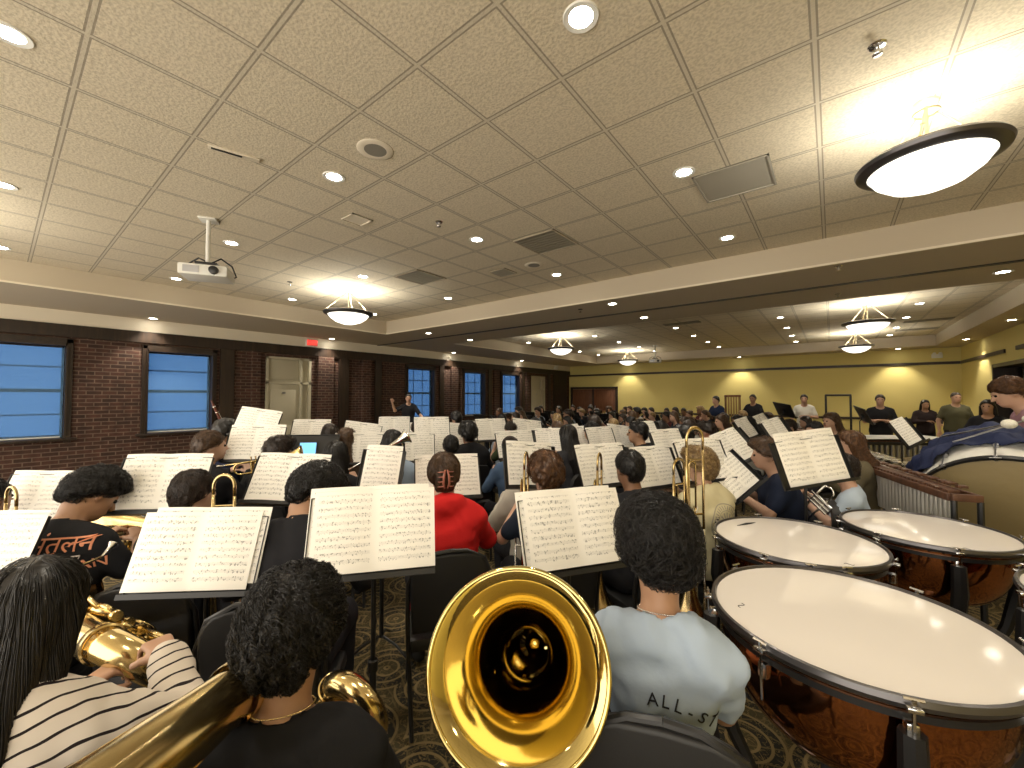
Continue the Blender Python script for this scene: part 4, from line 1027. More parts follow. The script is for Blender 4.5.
def make_keyboard(name, L, w0, w1, z, label, bar_m, tube_m, loc, rz, nb=26, cover=None, tubes=True, rail=None):
    """mallet keyboard: bars across, resonator tubes below, end frames and wheels; low end at -x"""
    r = empty(name, (loc[0], loc[1], 0), rz, label, 'keyboard instrument')
    step = L / nb
    for i in range(nb):
        x = -L / 2 + step * (i + .5); wd = w0 + (w1 - w0) * i / nb
        MB().box((x, -wd * .27, z - .012), (step * .82, wd * .5, .02), bev=.004).obj('bar', bar_m, r)
        if i % 7 not in (2, 6) and i < nb - 1: MB().box((x + step / 2, wd * .22, z + .018), (step * .78, wd * .42, .02), bev=.004).obj('sharp_bar', bar_m, r)
        if tubes:
            hl = .16 + (.42 - .16) * (1 - i / nb) ** 1.2 if tubes is True else tubes
            MB().lathe([(step * .34, -hl), (step * .36, -hl), (step * .36, 0), (step * .34, 0)], 12, (x, -wd * .34, z - .05)).obj('resonator', tube_m, r)
    for s_ in (-1, 1): b = MB().box((0, s_ * (w0 * .52), z - .045), (L + .06, .028, .05), bev=.006).obj('rail', rail or M['darkwood'], r)
    for s_ in (-1, 1):
        x = s_ * (L / 2 + .05); wd = w0 if s_ < 0 else w1
        MB().box((x, 0, z - .04), (.03, w0 * 1.08, .05), bev=.01).obj('end_board', rail or M['darkwood'], r)
        for t in (-1, 1): MB().tube([(x, t * w0 * .45, z - .06), (x, t * w0 * .45, .09)], .018, 8).obj('leg', M['black'], r); MB().lathe([(.0001, -.015), (.04, -.015), (.04, .015), (.0001, .015)], 14, (x, t * w0 * .45, .045), Matrix.Rotation(PI / 2, 3, 'Y')).obj('caster', M['blackpl'], r)
        MB().tube([(x, -w0 * .45, .2), (x, w0 * .45, .2)], .014, 8).obj('crossbar', M['black'], r)
    MB().tube([(-L / 2 - .05, 0, .2), (L / 2 + .05, 0, .2)], .016, 8).obj('stretcher', M['black'], r)
    if cover: MB().box((0, 0, z + .035), (L * .98, w0 * 1.02, .012), bev=.005).obj('cover', cover, r)
    return r
# ------------------------------------------------------------------ placing people
COND = Vector((-8.43, 6.47, 0))
def face_to(p, q): return math.atan2(-(q.x - p.x), (q.y - p.y))
FIG = {}
def fig(**k):
    key = repr(sorted(k.items()))
    if key not in FIG: FIG[key] = (Figure(**k), {})
    return FIG[key]
def make_person(fk, u, d, top, style, hair, skin, shirt, label, group=None, off=0, pants=(.02, .02, .025), strand=None, shirt_kw=None, shirt_mat=None, face=None, hinf=0, pos=None, s=None, shorts=False, simple=False, z=0, brow=True):
    F, C_ = fig(**fk); kw = shirt_kw or {}
    target = pos if pos is not None else xy(u, d); rz = (face_to(target, COND) if face is None else face) + off
    if s is None:
        ztop = H - (top - 396) * d / FPX; add = {'fluffy': .018, 'curly': .022, 'messy': .015}.get(style, .004); s = (ztop - z) / (F.hp((0, 0, .124 + add))[2])
    hx = Matrix.Rotation(rz, 3, 'Z') @ Vector((F.hc[0], F.hc[1], 0)) * s
    loc = target - hx; e = empty('person', (loc.x, loc.y, z), rz, label, 'person', group); e.scale = (s, s, s)
    def get(key, fn):
        if key not in C_: C_[key] = fn()
        return C_[key]
    skm = SKIN[skin]; lip = mat_lip(skin)
    mobj('body', get('body', F.body), [skm, EYE, lip], e)
    so = mobj('shirt', get('shirt' + repr(kw), lambda: F.shirt(**kw)), shirt_mat or cloth(shirt), e)
    mobj('trousers', get('tr' + str(shorts), lambda: F.trousers(short=shorts)), cloth(pants), e)
    if not simple or fk.get('stand'):
        for sd in (-1, 1): mobj('shoe', get('shoe%d' % sd, lambda: F.shoe(sd)), cloth((.03, .03, .032)), e)
    def mk():
        hm = F.hair(style, inf=hinf)
        if strand: hm = add_strands(hm, F.hp((0, -.03, .10)), **strand)
        return hm
    mobj('hair', get('hair' + style + repr(strand), mk), HAIR[hair], e)
    e['_s'] = s; return e, F, so
_lips = {}
def mat_lip(k):
    if k not in _lips: c = {'light': (.45, .18, .15), 'tan': (.34, .14, .10), 'brown': (.2, .08, .06), 'dark': (.1, .045, .035)}[k]; _lips[k] = mat('lip_' + k, c, .45)
    return _lips[k]
def flatten(o, name):
    """one light mesh out of a thing and its parts, for copies only a few pixels large"""
    V, F, Mi, mats = [], [], [], []
    def rec(a, Mx):
        for ch in a.children:
            m2 = Mx @ ch.matrix_basis
            if ch.type == 'MESH':
                o0 = len(V); V.extend(m2 @ v.co for v in ch.data.vertices); m = ch.material_slots[0].material
                if m not in mats: mats.append(m)
                for p in ch.data.polygons: F.append([i + o0 for i in p.vertices]); Mi.append(mats.index(m))
            rec(ch, m2)
    rec(o, Matrix.Identity(4)); me = bpy.data.meshes.new(name); me.from_pydata([tuple(v) for v in V], [], F); me.polygons.foreach_set('material_index', Mi)
    for m in mats: me.materials.append(m)
    me.shade_smooth(); me.set_sharp_from_angle(angle=R(40)); return me
def remove_tree(o):
    for ch in list(o.children): remove_tree(ch)
    bpy.data.objects.remove(o)
chair0 = make_chair(); chair_used = [False]; chair_far = make_chair_far(); chair_far.materials.append(M['blackvinyl'])
def place_chair(e, label, far=False, group='black padded chairs of the ensemble', back=.0):
    rz = e.rotation_euler.z; loc = e.location + Matrix.Rotation(rz, 3, 'Z') @ Vector((0, back, 0)); loc.z = 0
    if far:
        o = bpy.data.objects.new('padded_chair', chair_far); col.objects.link(o)
    else:
        o = chair0 if not chair_used[0] else copy_tree(chair0); chair_used[0] = True
    o.location = loc; o.rotation_euler = (0, 0, rz); s_ = e.get('_s', 1) if e is not None else 1; o.scale = (1, 1, max(.9, min(1.1, s_)) if s_ else 1)
    return tag(o, label, 'chair', group)

NEAR = dict(h=.0125)
CURL = dict(n=4200, steps=9, step=.006, r=.00105, curl=.0052, pitch=.02, off=.004, seed=2)
LONGS = dict(n=2600, steps=20, step=.03, r=.0011, off=.003, down=1.3, seed=4)
FLUF = dict(n=3600, steps=7, step=.009, r=.0010, curl=.003, pitch=.03, off=.007, spread=.55, seed=5)
SHORTS = dict(n=2600, steps=5, step=.008, r=.0013, off=.006, spread=.6, seed=6)
MIDC = dict(n=1300, steps=6, step=.008, r=.0016, curl=.005, pitch=.025, off=.004, seed=8)

# near row -----------------------------------------------------------
sweater = mat('striped_knit', (.6, .55, .48), .9, spec=.1); g = NT(sweater)
tc = g.n('TexCoord'); wv = g.n('TexWave', bands_direction='Z'); wv.inputs['Scale'].default_value = 8.5; wv.inputs['Distortion'].default_value = 3.2; wv.inputs['Detail'].default_value = 1.5; wv.inputs['Detail Scale'].default_value = 1.1
mp = g.n('Mapping'); mp.inputs['Rotation'].default_value = (.5, .45, .3); g.l(tc.outputs['Object'], mp.inputs[0]); g.l(mp.outputs[0], wv.inputs['Vector'])
g.l(g.mix(g.math('GREATER_THAN', wv.outputs['Fac'], .93), (.62, .55, .47), (.02, .015, .015)), g.b.inputs['Base Color'])
P1, F1, S1 = make_person(dict(h=.0125, arms=('tuba', ((.33, .09, .92), (.13, .33, .98), (-.7, .6, .2))), lean=.10, head=(-.1, 0, .1)), 44, .98, 556, 'long', 'black', 'tan', None,
    'seated tuba player with very long straight black hair and white sweater with thin black stripes', strand=LONGS, shirt_kw=dict(sleeve='long', loose=.012, wr=.012), shirt_mat=sweater)
place_chair(P1, 'black padded chair under the long-haired player in the striped sweater')
P2, F2, S2 = make_person(dict(h=.0105, arms=('lap', 'lap'), lean=.04, head=(-.12, 0, -.12), build=1.0, neck=.015), 297, .96, 569, 'curly', 'black', 'tan', (.012, .012, .014),
    'seated tuba player with curly black hair, black T-shirt and thin neck chain, nearest the camera', strand=CURL, shirt_kw=dict(neck=.078, wr=.010))
place_chair(P2, 'black padded chair under the curly-haired tuba player in black')
P3, F3, S3 = make_person(dict(h=.0105, arms=(((.20, .18, .78), (.12, .40, .74), (-.5, .8, .2)), ((.19, .14, .75), (.10, .36, .68), (-.5, .8, .1))), lean=.02, head=(-.05, 0, .38), build=.82, neck=.04), 655, 1.27, 501, 'fluffy', 'black', 'tan', (.38, .46, .57),
    'seated tuba player with fluffy black hair and pale blue T-shirt, beside the big brass bell', strand=dict(FLUF, n=5600, off=.020, spread=.75, r=.0009), hinf=-.004, face=YAW - R(19), shirt_kw=dict(neck=.078, wr=.016, loose=.004))
c3 = place_chair(P3, 'black padded chair in front of the camera, under the player in the pale blue T-shirt'); c3.scale = (1, 1, 1.04)
def on_cloth(e, so, me, m, name, cx, cz, lift=.003, from_back=True):
    """lays flat lettering (in its own xy) onto the back of a shirt"""
    bm = bmesh.new(); bm.from_mesh(me); bmesh.ops.triangulate(bm, faces=bm.faces[:])
    for _ in range(2): bmesh.ops.subdivide_edges(bm, edges=[q for q in bm.edges if q.calc_length() > .02], cuts=1, use_grid_fill=False); bmesh.ops.triangulate(bm, faces=bm.faces[:])
    bvh = BVHTree.FromPolygons([v.co for v in so.data.vertices], [tuple(p.vertices) for p in so.data.polygons])
    for v in bm.verts:
        x, z, dz = v.co.x + cx, v.co.y + cz, v.co.z; hit = bvh.ray_cast(Vector((x, -1, z)), Vector((0, 1, 0)))
        y = hit[0].y if hit[0] is not None else -.1
        v.co = Vector((x, y - lift - dz, z))
    bm.to_mesh(me); bm.free(); me.update(); o = mobj(name, me, m, e); return o
def necklace(e, F, rad, m, z0=.055, bead=.0022):
    c = F.J['neck0'] + F.Rl @ np.array((0, .012, z0)); pts = [tuple(c + F.Rl @ np.array((rad * math.cos(t), rad * 1.05 * math.sin(t), .012 * math.sin(t) * -1.6))) for t in np.linspace(0, 2 * PI, 61)[:-1]]
    b = MB()
    b.tube(pts, bead * .6, 5, closed=True)
    for p in pts: b.ball(p, bead, 6)
    b.obj('necklace', m, e)
necklace(P2, F2, .0655, M['brass2'], z0=.078); necklace(P3, F3, .0655, M['silver'], z0=.078, bead=.0018)
def arched(s, size, rad, a0):
    V, F = [], []; n = len(s); adv = size * .74
    for i, ch in enumerate(s):
        a = a0 - i * adv / rad; me = text_mesh(ch, size, .0008); ca, sa = math.cos(a), math.sin(a); o = len(V)
        for v in me.vertices:
            x, y = v.co.x, v.co.y; X = (rad + y) * ca + x * sa; Y = (rad + y) * sa - x * ca; V.append((X, Y - rad, v.co.z))
        F += [[k + o for k in p.vertices] for p in me.polygons]; bpy.data.meshes.remove(me)
    me = bpy.data.meshes.new('lettering'); me.from_pydata(V, [], F); return me
ink = mat('dark_print', (.012, .014, .022), .7)
on_cloth(P3, S3, arched('ALL-ST', .046, .24, PI / 2 + .02), ink, 'shirt_lettering', -.018, .905)

# second row ---------------------------------------------------------
P4, F4, S4 = make_person(dict(NEAR, arms=('play', 'play'), head=(-.45, 0, -.5), lean=.30), 97, 2.1, 473, 'fluffy', 'black', 'tan', (.013, .013, .015),
    'seated player in black T-shirt with orange lettering on the back and swept black hair', strand=dict(FLUF, n=2600, off=.009, spread=.7), hinf=-.010, off=.05)
place_chair(P4, 'black padded chair under the player with orange back lettering')
orange = mat('orange_print', (.75, .30, .16), .6)
def outline_text(s, size):
    c = bpy.data.curves.new('t', 'FONT'); c.body = s; c.size = size; c.extrude = .001; c.align_x = 'CENTER'; c.align_y = 'CENTER'; c.resolution_u = 3
    o = bpy.data.objects.new('t', c); col.objects.link(o); dg = bpy.context.evaluated_depsgraph_get(); dg.update(); me = bpy.data.meshes.new_from_object(o.evaluated_get(dg)); bpy.data.objects.remove(o); return me
try:
    on_cloth(P4, S4, text_mesh('\u0938\u0902\u0924\u0941\u0932\u0928', .095, .0008), orange, 'shirt_lettering', .085, 1.0)
    on_cloth(P4, S4, text_mesh('SANTULAN', .062, .0008), orange, 'shirt_lettering', .075, .905)
    on_cloth(P4, S4, MB().box((0, 0, 0), (.34, .006, .002)).mesh('x', False), mat('pale_print', (.7, .6, .55), .6), 'shirt_lettering', .075, .95)
except Exception as ex: print('text', ex)
P5, F5, S5 = make_person(dict(NEAR, arms=('play', 'play'), head=(0, 0, -.35)), 197, 2.15, 469, 'short', 'dark', 'light', (.03, .032, .04), 'seated player with short dark brown hair, brass tubing beside the right ear', strand=SHORTS)
place_chair(P5, 'black padded chair under the short-haired player beside the lettered T-shirt')
P6, F6, S6 = make_person(dict(NEAR, arms=('play', 'play'), head=(.1, 0, 0), lean=.12), 444, 2.45, 452, 'clip', 'brown', 'light', (.62, .02, .02), 'seated player in bright red hooded sweatshirt, brown hair held by a claw clip', shirt_kw=dict(sleeve='long', hood=True, loose=.012, wr=.012, neck=.06), strand=dict(SHORTS, n=1800, steps=8, spread=.1))
place_chair(P6, 'black padded chair under the player in the red hooded sweatshirt')
cm = mat('claw_clip', (.35, .12, .08), .3); b = MB()
for sd in (-1, 1):
    b.tube([tuple(F6.hp((sd * .006, -.135, .045))), tuple(F6.hp((sd * .014, -.150, .01))), tuple(F6.hp((sd * .016, -.148, -.03))), tuple(F6.hp((sd * .008, -.135, -.06)))], [.004, .007, .007, .004], 8)
    for k in range(4): z = .035 - k * .027; b.tube([tuple(F6.hp((sd * .014, -.146, z))), tuple(F6.hp((sd * .034, -.135, z - .004))), tuple(F6.hp((sd * .045, -.112, z - .006)))], [.004, .0035, .002], 6)
b.obj('hair_clip', cm, P6)
P7, F7, S7 = make_person(dict(NEAR, arms=('play', 'play')), 545, 2.6, 451, 'curly', 'auburn', 'light', (.02, .03, .05), 'seated trombone player with curly reddish brown hair and bare neck', strand=MIDC, off=-.1)
place_chair(P7, 'black padded chair under the curly reddish-haired player')
P8, F8, S8 = make_person(dict(NEAR, arms=('play', 'play')), 628, 2.75, 449, 'short', 'black', 'brown', (.02, .02, .024), 'seated trombone player with smooth short black hair and charcoal shirt, left of the blond one', strand=dict(SHORTS, n=1500))
place_chair(P8, 'black padded chair under the smooth black-haired player left of the blond one')
P9, F9, S9 = make_person(dict(NEAR, arms=('play', 'play'), head=(0, 0, .45), lean=.08), 697, 2.9, 446, 'messy', 'blond', 'light', (.62, .56, .36), 'seated trombone player with blond hair and pale yellow T-shirt with round seal', strand=dict(FLUF, n=1600), shirt_kw=dict(loose=.01, wr=.014), off=-.08)
place_chair(P9, 'black padded chair under the blond player in pale yellow')
seal = MB(); seal_m = mat('grey_print', (.36, .33, .27), .8)
def ring(b, r0, r1, n=48):
    V = []; F = []
    for k in range(n): a = 2 * PI * k / n; V += [(r0 * math.cos(a), r0 * math.sin(a), .0006), (r1 * math.cos(a), r1 * math.sin(a), .0006)]
    for k in range(n): j = (k + 1) % n; F.append((2 * k, 2 * k + 1, 2 * j + 1, 2 * j))
    b.add(V, F)
ring(seal, .128, .135); ring(seal, .088, .092); ring(seal, .020, .026)
for k in range(34):
    a = 2 * PI * k / 34; c, s_ = math.cos(a), math.sin(a); V = [((r_ * c - t * s_), (r_ * s_ + t * c), .0006) for r_, t in ((.098, -.004), (.120, -.004), (.120, .004), (.098, .004))]; seal.add(V, [(0, 1, 2, 3)])
for k in range(14):
    a = 2 * PI * k / 14; c, s_ = math.cos(a), math.sin(a); V = [((r_ * c - t * s_), (r_ * s_ + t * c), .0006) for r_, t in ((.034, -.003), (.078, -.007), (.078, .007), (.034, .003))]; seal.add(V, [(0, 1, 2, 3)])
on_cloth(P9, S9, seal.mesh('x', False), seal_m, 'shirt_seal', .03, .86)

# others in the left, middle and right, each with its own look -------
LONG2 = dict(n=900, steps=16, step=.03, r=.0016, off=.003, down=1.2, seed=9)
MIDF = dict(h=.018)
def seat(u, d, top, style, hair, skin, shirt, label, chair_label, arms=('play', 'play'), head=(0, 0, 0), lean=.06, off=0, strand=None, kw=None, far=False, pants=(.02, .02, .025), build=1.):
    if strand is None and style in ('short', 'buzz', 'messy'): strand = dict(n=1100, steps=4, step=.010, r=.0018, off=.007, spread=.65, seed=6)
    if strand is None and style in ('long', 'longwave'): strand = dict(n=600, steps=14, step=.03, r=.0018, off=.003, down=1.2, seed=9, curl=.004 if style == 'longwave' else 0, pitch=.07)
    e, F, so = make_person(dict(MIDF, arms=arms, head=head, lean=lean, build=build), u, d, top, style, hair, skin, shirt, label, strand=strand, off=off, shirt_kw=kw, pants=pants, simple=d > 3.9)
    if chair_label: place_chair(e, chair_label, far=d > 3.4)
    return e, F, so
LS = dict(sleeve='long', loose=.008, wr=.01)
BLK, NVY = (.014, .014, .017), (.012, .018, .04)
mids = [
 (-6, 2.35, 478, 'short', 'black', 'brown', (.02, .02, .03), 'player cut by the left edge, only black hair showing beside brass tubing', dict()),
 (318, 2.05, 471, 'messy', 'black', 'tan', BLK, 'player in black leaning over with face turned down to the right, ragged black hair', dict(head=(-.5, .1, -.75), lean=.35, kw=LS, strand=dict(FLUF, n=1500, r=.0016))),
 (212, 3.35, 430, 'short', 'brown', 'light', BLK, 'player with light brown hair in black shirt playing a small horn by the second window', dict(head=(0, 0, -.6), kw=LS, off=-.2)),
 (226, 4.4, 418, 'fluffy', 'black', 'tan', (.015, .02, .045), 'dark-clothed bassoon player sitting tall in front of the second window', dict(kw=LS)),
 (281, 3.5, 435, 'messy', 'dark', 'light', BLK, 'dark-haired player between the stacked white sheets and the blue tablet', dict(head=(0, 0, -.6), kw=LS)),
 (276, 4.9, 424, 'short', 'black', 'tan', BLK, 'black-haired player half hidden behind the double stand below the cream door', dict(kw=LS)),
 (337, 3.25, 440, 'long', 'black', 'tan', BLK, 'player with long black hair and black jacket right of the blue tablet', dict(kw=LS, strand=LONG2)),
 (331, 4.9, 423, 'long', 'dark', 'tan', BLK, 'dark long-haired player beyond the tablet stand, under the cream door', dict(kw=LS)),
 (347, 4.2, 427, 'longwave', 'brown', 'light', (.10, .07, .05), 'player with wavy light brown hair beyond the tablet stand', dict(kw=LS)),
 (393, 3.7, 429, 'long', 'black', 'tan', (.30, .38, .50), 'player with long black hair and light blue shirt, left of the red sweatshirt', dict(kw=LS, strand=LONG2)),
 (416.5, 6.6, 421, 'short', 'brown', 'light', BLK, 'short brown-haired player directly in front of the conductor', dict(kw=LS)),
 (438, 6.1, 421.5, 'short', 'black', 'tan', BLK, 'small black-haired player right of centre before the conductor, clarinet at the right', dict()),
 (451, 4.4, 435, 'short', 'black', 'tan', (.05, .07, .05), 'short black-haired player with a two page spread behind, above the red sweatshirt', dict(kw=LS)),
 (468, 5.0, 421, 'curly', 'black', 'brown', BLK, 'player with bushy curly black hair and black jacket, above right of the red sweatshirt', dict(kw=dict(LS, loose=.02), strand=dict(MIDC, n=700, r=.0022))),
 (510.6, 5.6, 421, 'buzz', 'dark', 'light', (.06, .08, .04), 'player with close-cropped dark hair in front of the middle window', dict()),
 (510, 4.3, 436.5, 'short', 'dark', 'light', (.06, .10, .18), 'player in denim blue shirt bent forward, left of the curly reddish hair', dict(kw=LS, lean=.2)),
 (528, 3.2, 452, 'short', 'brown', 'light', (.50, .47, .41), 'player in pale grey sweatshirt hidden behind the tilted sheet', dict(kw=dict(LS, loose=.03, hood=True), lean=.2)),
 (567, 4.5, 424, 'long', 'black', 'tan', (.03, .03, .035), 'player with long black hair sitting behind the grey sweatshirt', dict(kw=LS, strand=LONG2)),
 (591, 5.2, 421, 'short', 'black', 'tan', BLK, 'black-haired player in black sitting high above the two white spreads', dict(kw=LS)),
 (637, 4.7, 421, 'short', 'black', 'tan', BLK, 'black-haired player in black shirt with face turned left, above the blond hair', dict(head=(0, 0, .7), kw=LS)),
 (683, 5.2, 424, 'curly', 'black', 'brown', (.13, .11, .07), 'curly black-haired player in mottled brown shirt beside the red top', dict(kw=LS, off=.3)),
 (706, 5.6, 421, 'messy', 'dark', 'light', (.55, .02, .03), 'player in bright red top behind the middle stands', dict(off=.2)),
 (721, 7.2, 414, 'longwave', 'brown', 'light', (.55, .60, .12), 'player in yellow-green top in front of the yellow wall', dict(off=.3)),
 (746, 6.2, 416, 'short', 'black', 'light', (.4, .4, .38), 'player with black hair leaning toward the tilted sheets', dict(off=.3)),
 (768, 6.9, 414, 'longwave', 'brown', 'light', (.12, .09, .07), 'brown-haired player left of the black stands by the yellow wall', dict(off=.3)),
 (788, 6.6, 419, 'short', 'dark', 'light', BLK, 'dark-haired player below the black music desk by the yellow wall', dict(off=.4)),
 (813, 5.4, 421, 'short', 'black', 'light', (.03, .05, .04), 'short black-haired player in profile above the tilted square sheet', dict(off=.9)),
 (830, 6.2, 412, 'longwave', 'brown', 'light', (.10, .08, .06), 'long brown-haired player sitting in front of the black gong frame', dict(off=.6)),
 (765, 3.3, 437, 'messy', 'brown', 'light', NVY, 'broad player in navy shirt, face in profile left of the large tilted sheet', dict(off=.55, lean=.16, build=1.12, kw=dict(loose=.01))),
 (848, 3.9, 430, 'longwave', 'auburn', 'light', (.12, .10, .06), 'player with wavy auburn hair right of the large tilted sheet', dict(off=.3, kw=LS, strand=dict(LONG2, curl=.006, pitch=.06))),
 (840, 3.15, 453, 'short', 'dark', 'light', (.42, .50, .60), 'player in pale blue sleeve hidden behind the large tilted sheet, silver horn in hand', dict(off=.2, build=.95)),
]
MIDP = []
for (u, d, top, st, hr, sk, sh, lb, k) in mids:
    q = seat(u, d, top, st, hr, sk, sh, lb, 'black padded chair under the ' + lb.replace('seated ', '')[:200] if False else None, **k); MIDP.append(q)
    place_chair(q[0], 'black chair of the ' + ' '.join(lb.split()[:11]), far=d > 3.0)

# people standing ----------------------------------------------------
def standing(u, d, top, style, hair, skin, shirt, label, arms=('down', 'down'), off=0, head=(0, 0, 0), lean=0., face=None, z=0, pants=(.025, .025, .03), kw=None, h=.02, build=1., strand=None):
    return make_person(dict(h=h, stand=True, arms=arms, head=head, lean=lean, build=build), u, d, top, style, hair, skin, shirt, label, off=off, shirt_kw=kw, pants=pants, face=face, z=z, strand=strand)
pod = xy(408, 10.3); o = MB().box((0, 0, .1), (1.1, 1.1, .2), bev=.02).obj('podium', cloth((.02, .02, .02))); o.location = pod; o.rotation_euler = (0, 0, R(-52)); tag(o, 'low black podium under the conductor by the brick wall', 'podium')
standing(408.5, 10.3, 393.5, 'short', 'black', 'light', (.015, .015, .018), 'conductor in black polo shirt standing by the third window, right hand raised', arms=(((.36, .18, .72), (.42, .40, .60), (.1, 1, -.3)), 'raise'), face=face_to(pod, Vector((-.5, 0, 0))), z=.2, h=.018)
standing(715.5, 11.3, 395.5, 'short', 'black', 'light', (.012, .022, .06), 'percussionist in navy shirt standing left of the tubular chimes by the yellow wall', arms=('mallet', 'mallet'), off=.2)
standing(752.6, 11.8, 394, 'short', 'black', 'tan', BLK, 'percussionist in black shirt standing right of the tubular chimes', arms=('mallet', 'mallet'), off=.5)
standing(804, 10.8, 394, 'short', 'black', 'light', (.75, .73, .66), 'standing boy with black hair in white printed T-shirt by the yellow wall', arms=('fold', 'down'), off=.9, pants=(.3, .3, .3))
standing(880, 8.9, 394, 'short', 'dark', 'light', BLK, 'stout man in black shirt standing with hands together before the yellow wall', arms=('fold', 'fold'), off=1.0, build=1.15)
standing(925, 10.0, 399.5, 'long', 'black', 'tan', (.03, .02, .02), 'woman in dark jacket standing near the right end of the yellow wall', arms=('mallet', 'fold'), off=1.1, kw=LS)
standing(956, 9.0, 391.5, 'buzz', 'dark', 'light', (.10, .095, .055), 'man with cropped hair in olive T-shirt near the right end of the yellow wall', arms=('down', 'down'), off=1.2, build=1.12)
standing(987, 6.6, 399, 'longwave', 'black', 'tan', BLK, 'dark-haired girl seen over the blue drum cover at the right', arms=('mallet', 'mallet'), off=.9)
standing(1008, 3.8, 379, 'short', 'auburn', 'light', (.35, .20, .24), 'brown-haired boy leaning over the big drum at the right picture edge', arms=('down', 'down'), off=.05, head=(-.25, 0, .1), lean=.2, h=.0125, strand=dict(n=2600, steps=7, step=.009, r=.0013, off=.008, spread=.9, curl=.003, pitch=.04, seed=12))
# ------------------------------------------------------------------ the big brass
T1 = make_tuba('tuba', M['brass'], 'polished brass tuba, its open bell facing the camera, beside the pale blue T-shirt', rm=.222)
Bc = at(517, 667, 1.0); Tt = at(529, 650, 1.45); place_axis(T1, Bc, Bc - Tt, 0, xh=(.9, .45, .35))
T2 = make_tuba('tuba', M['brass2'], 'lacquered tuba lying across the lower left, its wide bell running out of the picture')
th = at(236, 692, .86); dirn = (at(112, 792, .60) - th).normalized(); place_axis(T2, th + dirn * .80, dirn, 0, xh=(-.05, -.05, -1))
T5 = make_tuba('euphonium', M['brass2'], 'gold brass bows on the lap of the curly-haired tuba player, right of the head', 'horn', .75)
place_axis(T5, at(300, 760, 1.62), at(300, 760, 1.62) - at(354, 642, 1.22), 0, xh=(0, .3, -1))
T3 = make_tuba('tuba', M['brass2'], 'brass tuba on the lap of the player in the striped sweater, coiled tubes showing')
place_axis(T3, at(28, 615, 1.75), at(28, 615, 1.75) - at(165, 668, 1.16), R(150))
T4 = make_tuba('euphonium', M['brass2'], 'brass euphonium lying level between the lettered T-shirt and the short-haired player', 'horn', .72)
place_axis(T4, at(104, 520, 2.5), at(104, 520, 2.5) - at(170, 528, 2.3), 0, xh=(0, 0, -1))
def put_trombone(u, top, d, rz, label, lean=0):
    t = make_trombone(); z = H - (top - 396) * d / FPX; s = z / 1.112; p = xy(u, d); t.location = (p.x, p.y, .0); t.scale = (.95, .95, s); t.rotation_euler = (0, lean, rz)
    t.location.z = .038 * s * 0 ; return tag(t, label, 'trombone', 'trombones held upright')
put_trombone(694, 427, 2.28, YAW + .1, 'trombone bow rising behind the blond player, taller of the tubes around the head')
put_trombone(678, 458, 2.5, YAW + .5, 'lower trombone tubing left of the blond player')
put_trombone(599, 453, 2.55, YAW + 1.1, 'slender trombone tubes upright left of the smooth black hair')
put_trombone(526, 452, 2.55, YAW + 1.3, 'slender trombone tubes upright left of the curly reddish hair')
put_trombone(226, 474, 2.05, YAW + .2, 'trombone bow right of the short dark hair, beside the left spread of music')
put_trombone(15, 486, 2.2, YAW - .3, 'trombone bow at the left picture edge in front of a white sheet')
def put_horn(u, v, d, rz, pitch, label, m, k=1., roll=0):
    t = make_trumpet(m, 'trumpet', k); t.location = at(u, v, d); t.rotation_euler = (Matrix.Rotation(rz, 3, 'Z') @ Matrix.Rotation(pitch, 3, 'X') @ Matrix.Rotation(roll, 3, 'Y')).to_euler()
    return tag(t, label, 'horn', 'trumpets and small horns')
put_horn(222, 466, 3.1, YAW - 1.25, .12, 'silver-gold horn pointing right, played by the light brown-haired player in black', M['brass2'], 1.2)
put_horn(303, 500, 1.95, YAW - .5, -.6, 'small brass horn under the ragged black hair, in front of the left stand', M['brass2'], 1.)
put_horn(352, 468, 3.0, YAW - 1.1, .5, 'silver trumpet raised right of the black jacket beside the tablet', M['silver'], 1.)
put_horn(832, 478, 2.9, YAW + .4, -.9, 'silver horn below the large tilted sheet at the right', M['silver'], 1.1)

# bassoon against the second window
b_ = make_clarinet('bassoon', 1.15, mat('maple_red', (.12, .03, .015), .3)); b_.location = at(211, 400, 4.35); b_.rotation_euler = (R(-68), R(0), YAW - .7); tag(b_, 'long dark bassoon rising in front of the second window', 'bassoon')

# ------------------------------------------------------------------ timpani and percussion
K = 1.0
def timp_at(cx, cy, r_, lb, rz): return make_timpano(cx, cy, r_, .90, lb, rz)
make_timpano(.030, 1.935, .450, .90, 'largest kettledrum at the lower right, copper bowl and cream head', R(-86))
make_timpano(-.182, 2.80, .415, .90, 'kettledrum behind the largest one, cream head, left of the other far one', R(20))
make_timpano(.42, 3.50, .405, .90, 'kettledrum farthest back, its head mirroring the xylophone tubes', R(0))
make_timpano(1.02, 2.72, .42, .90, 'kettledrum mostly outside the right picture edge', R(0))

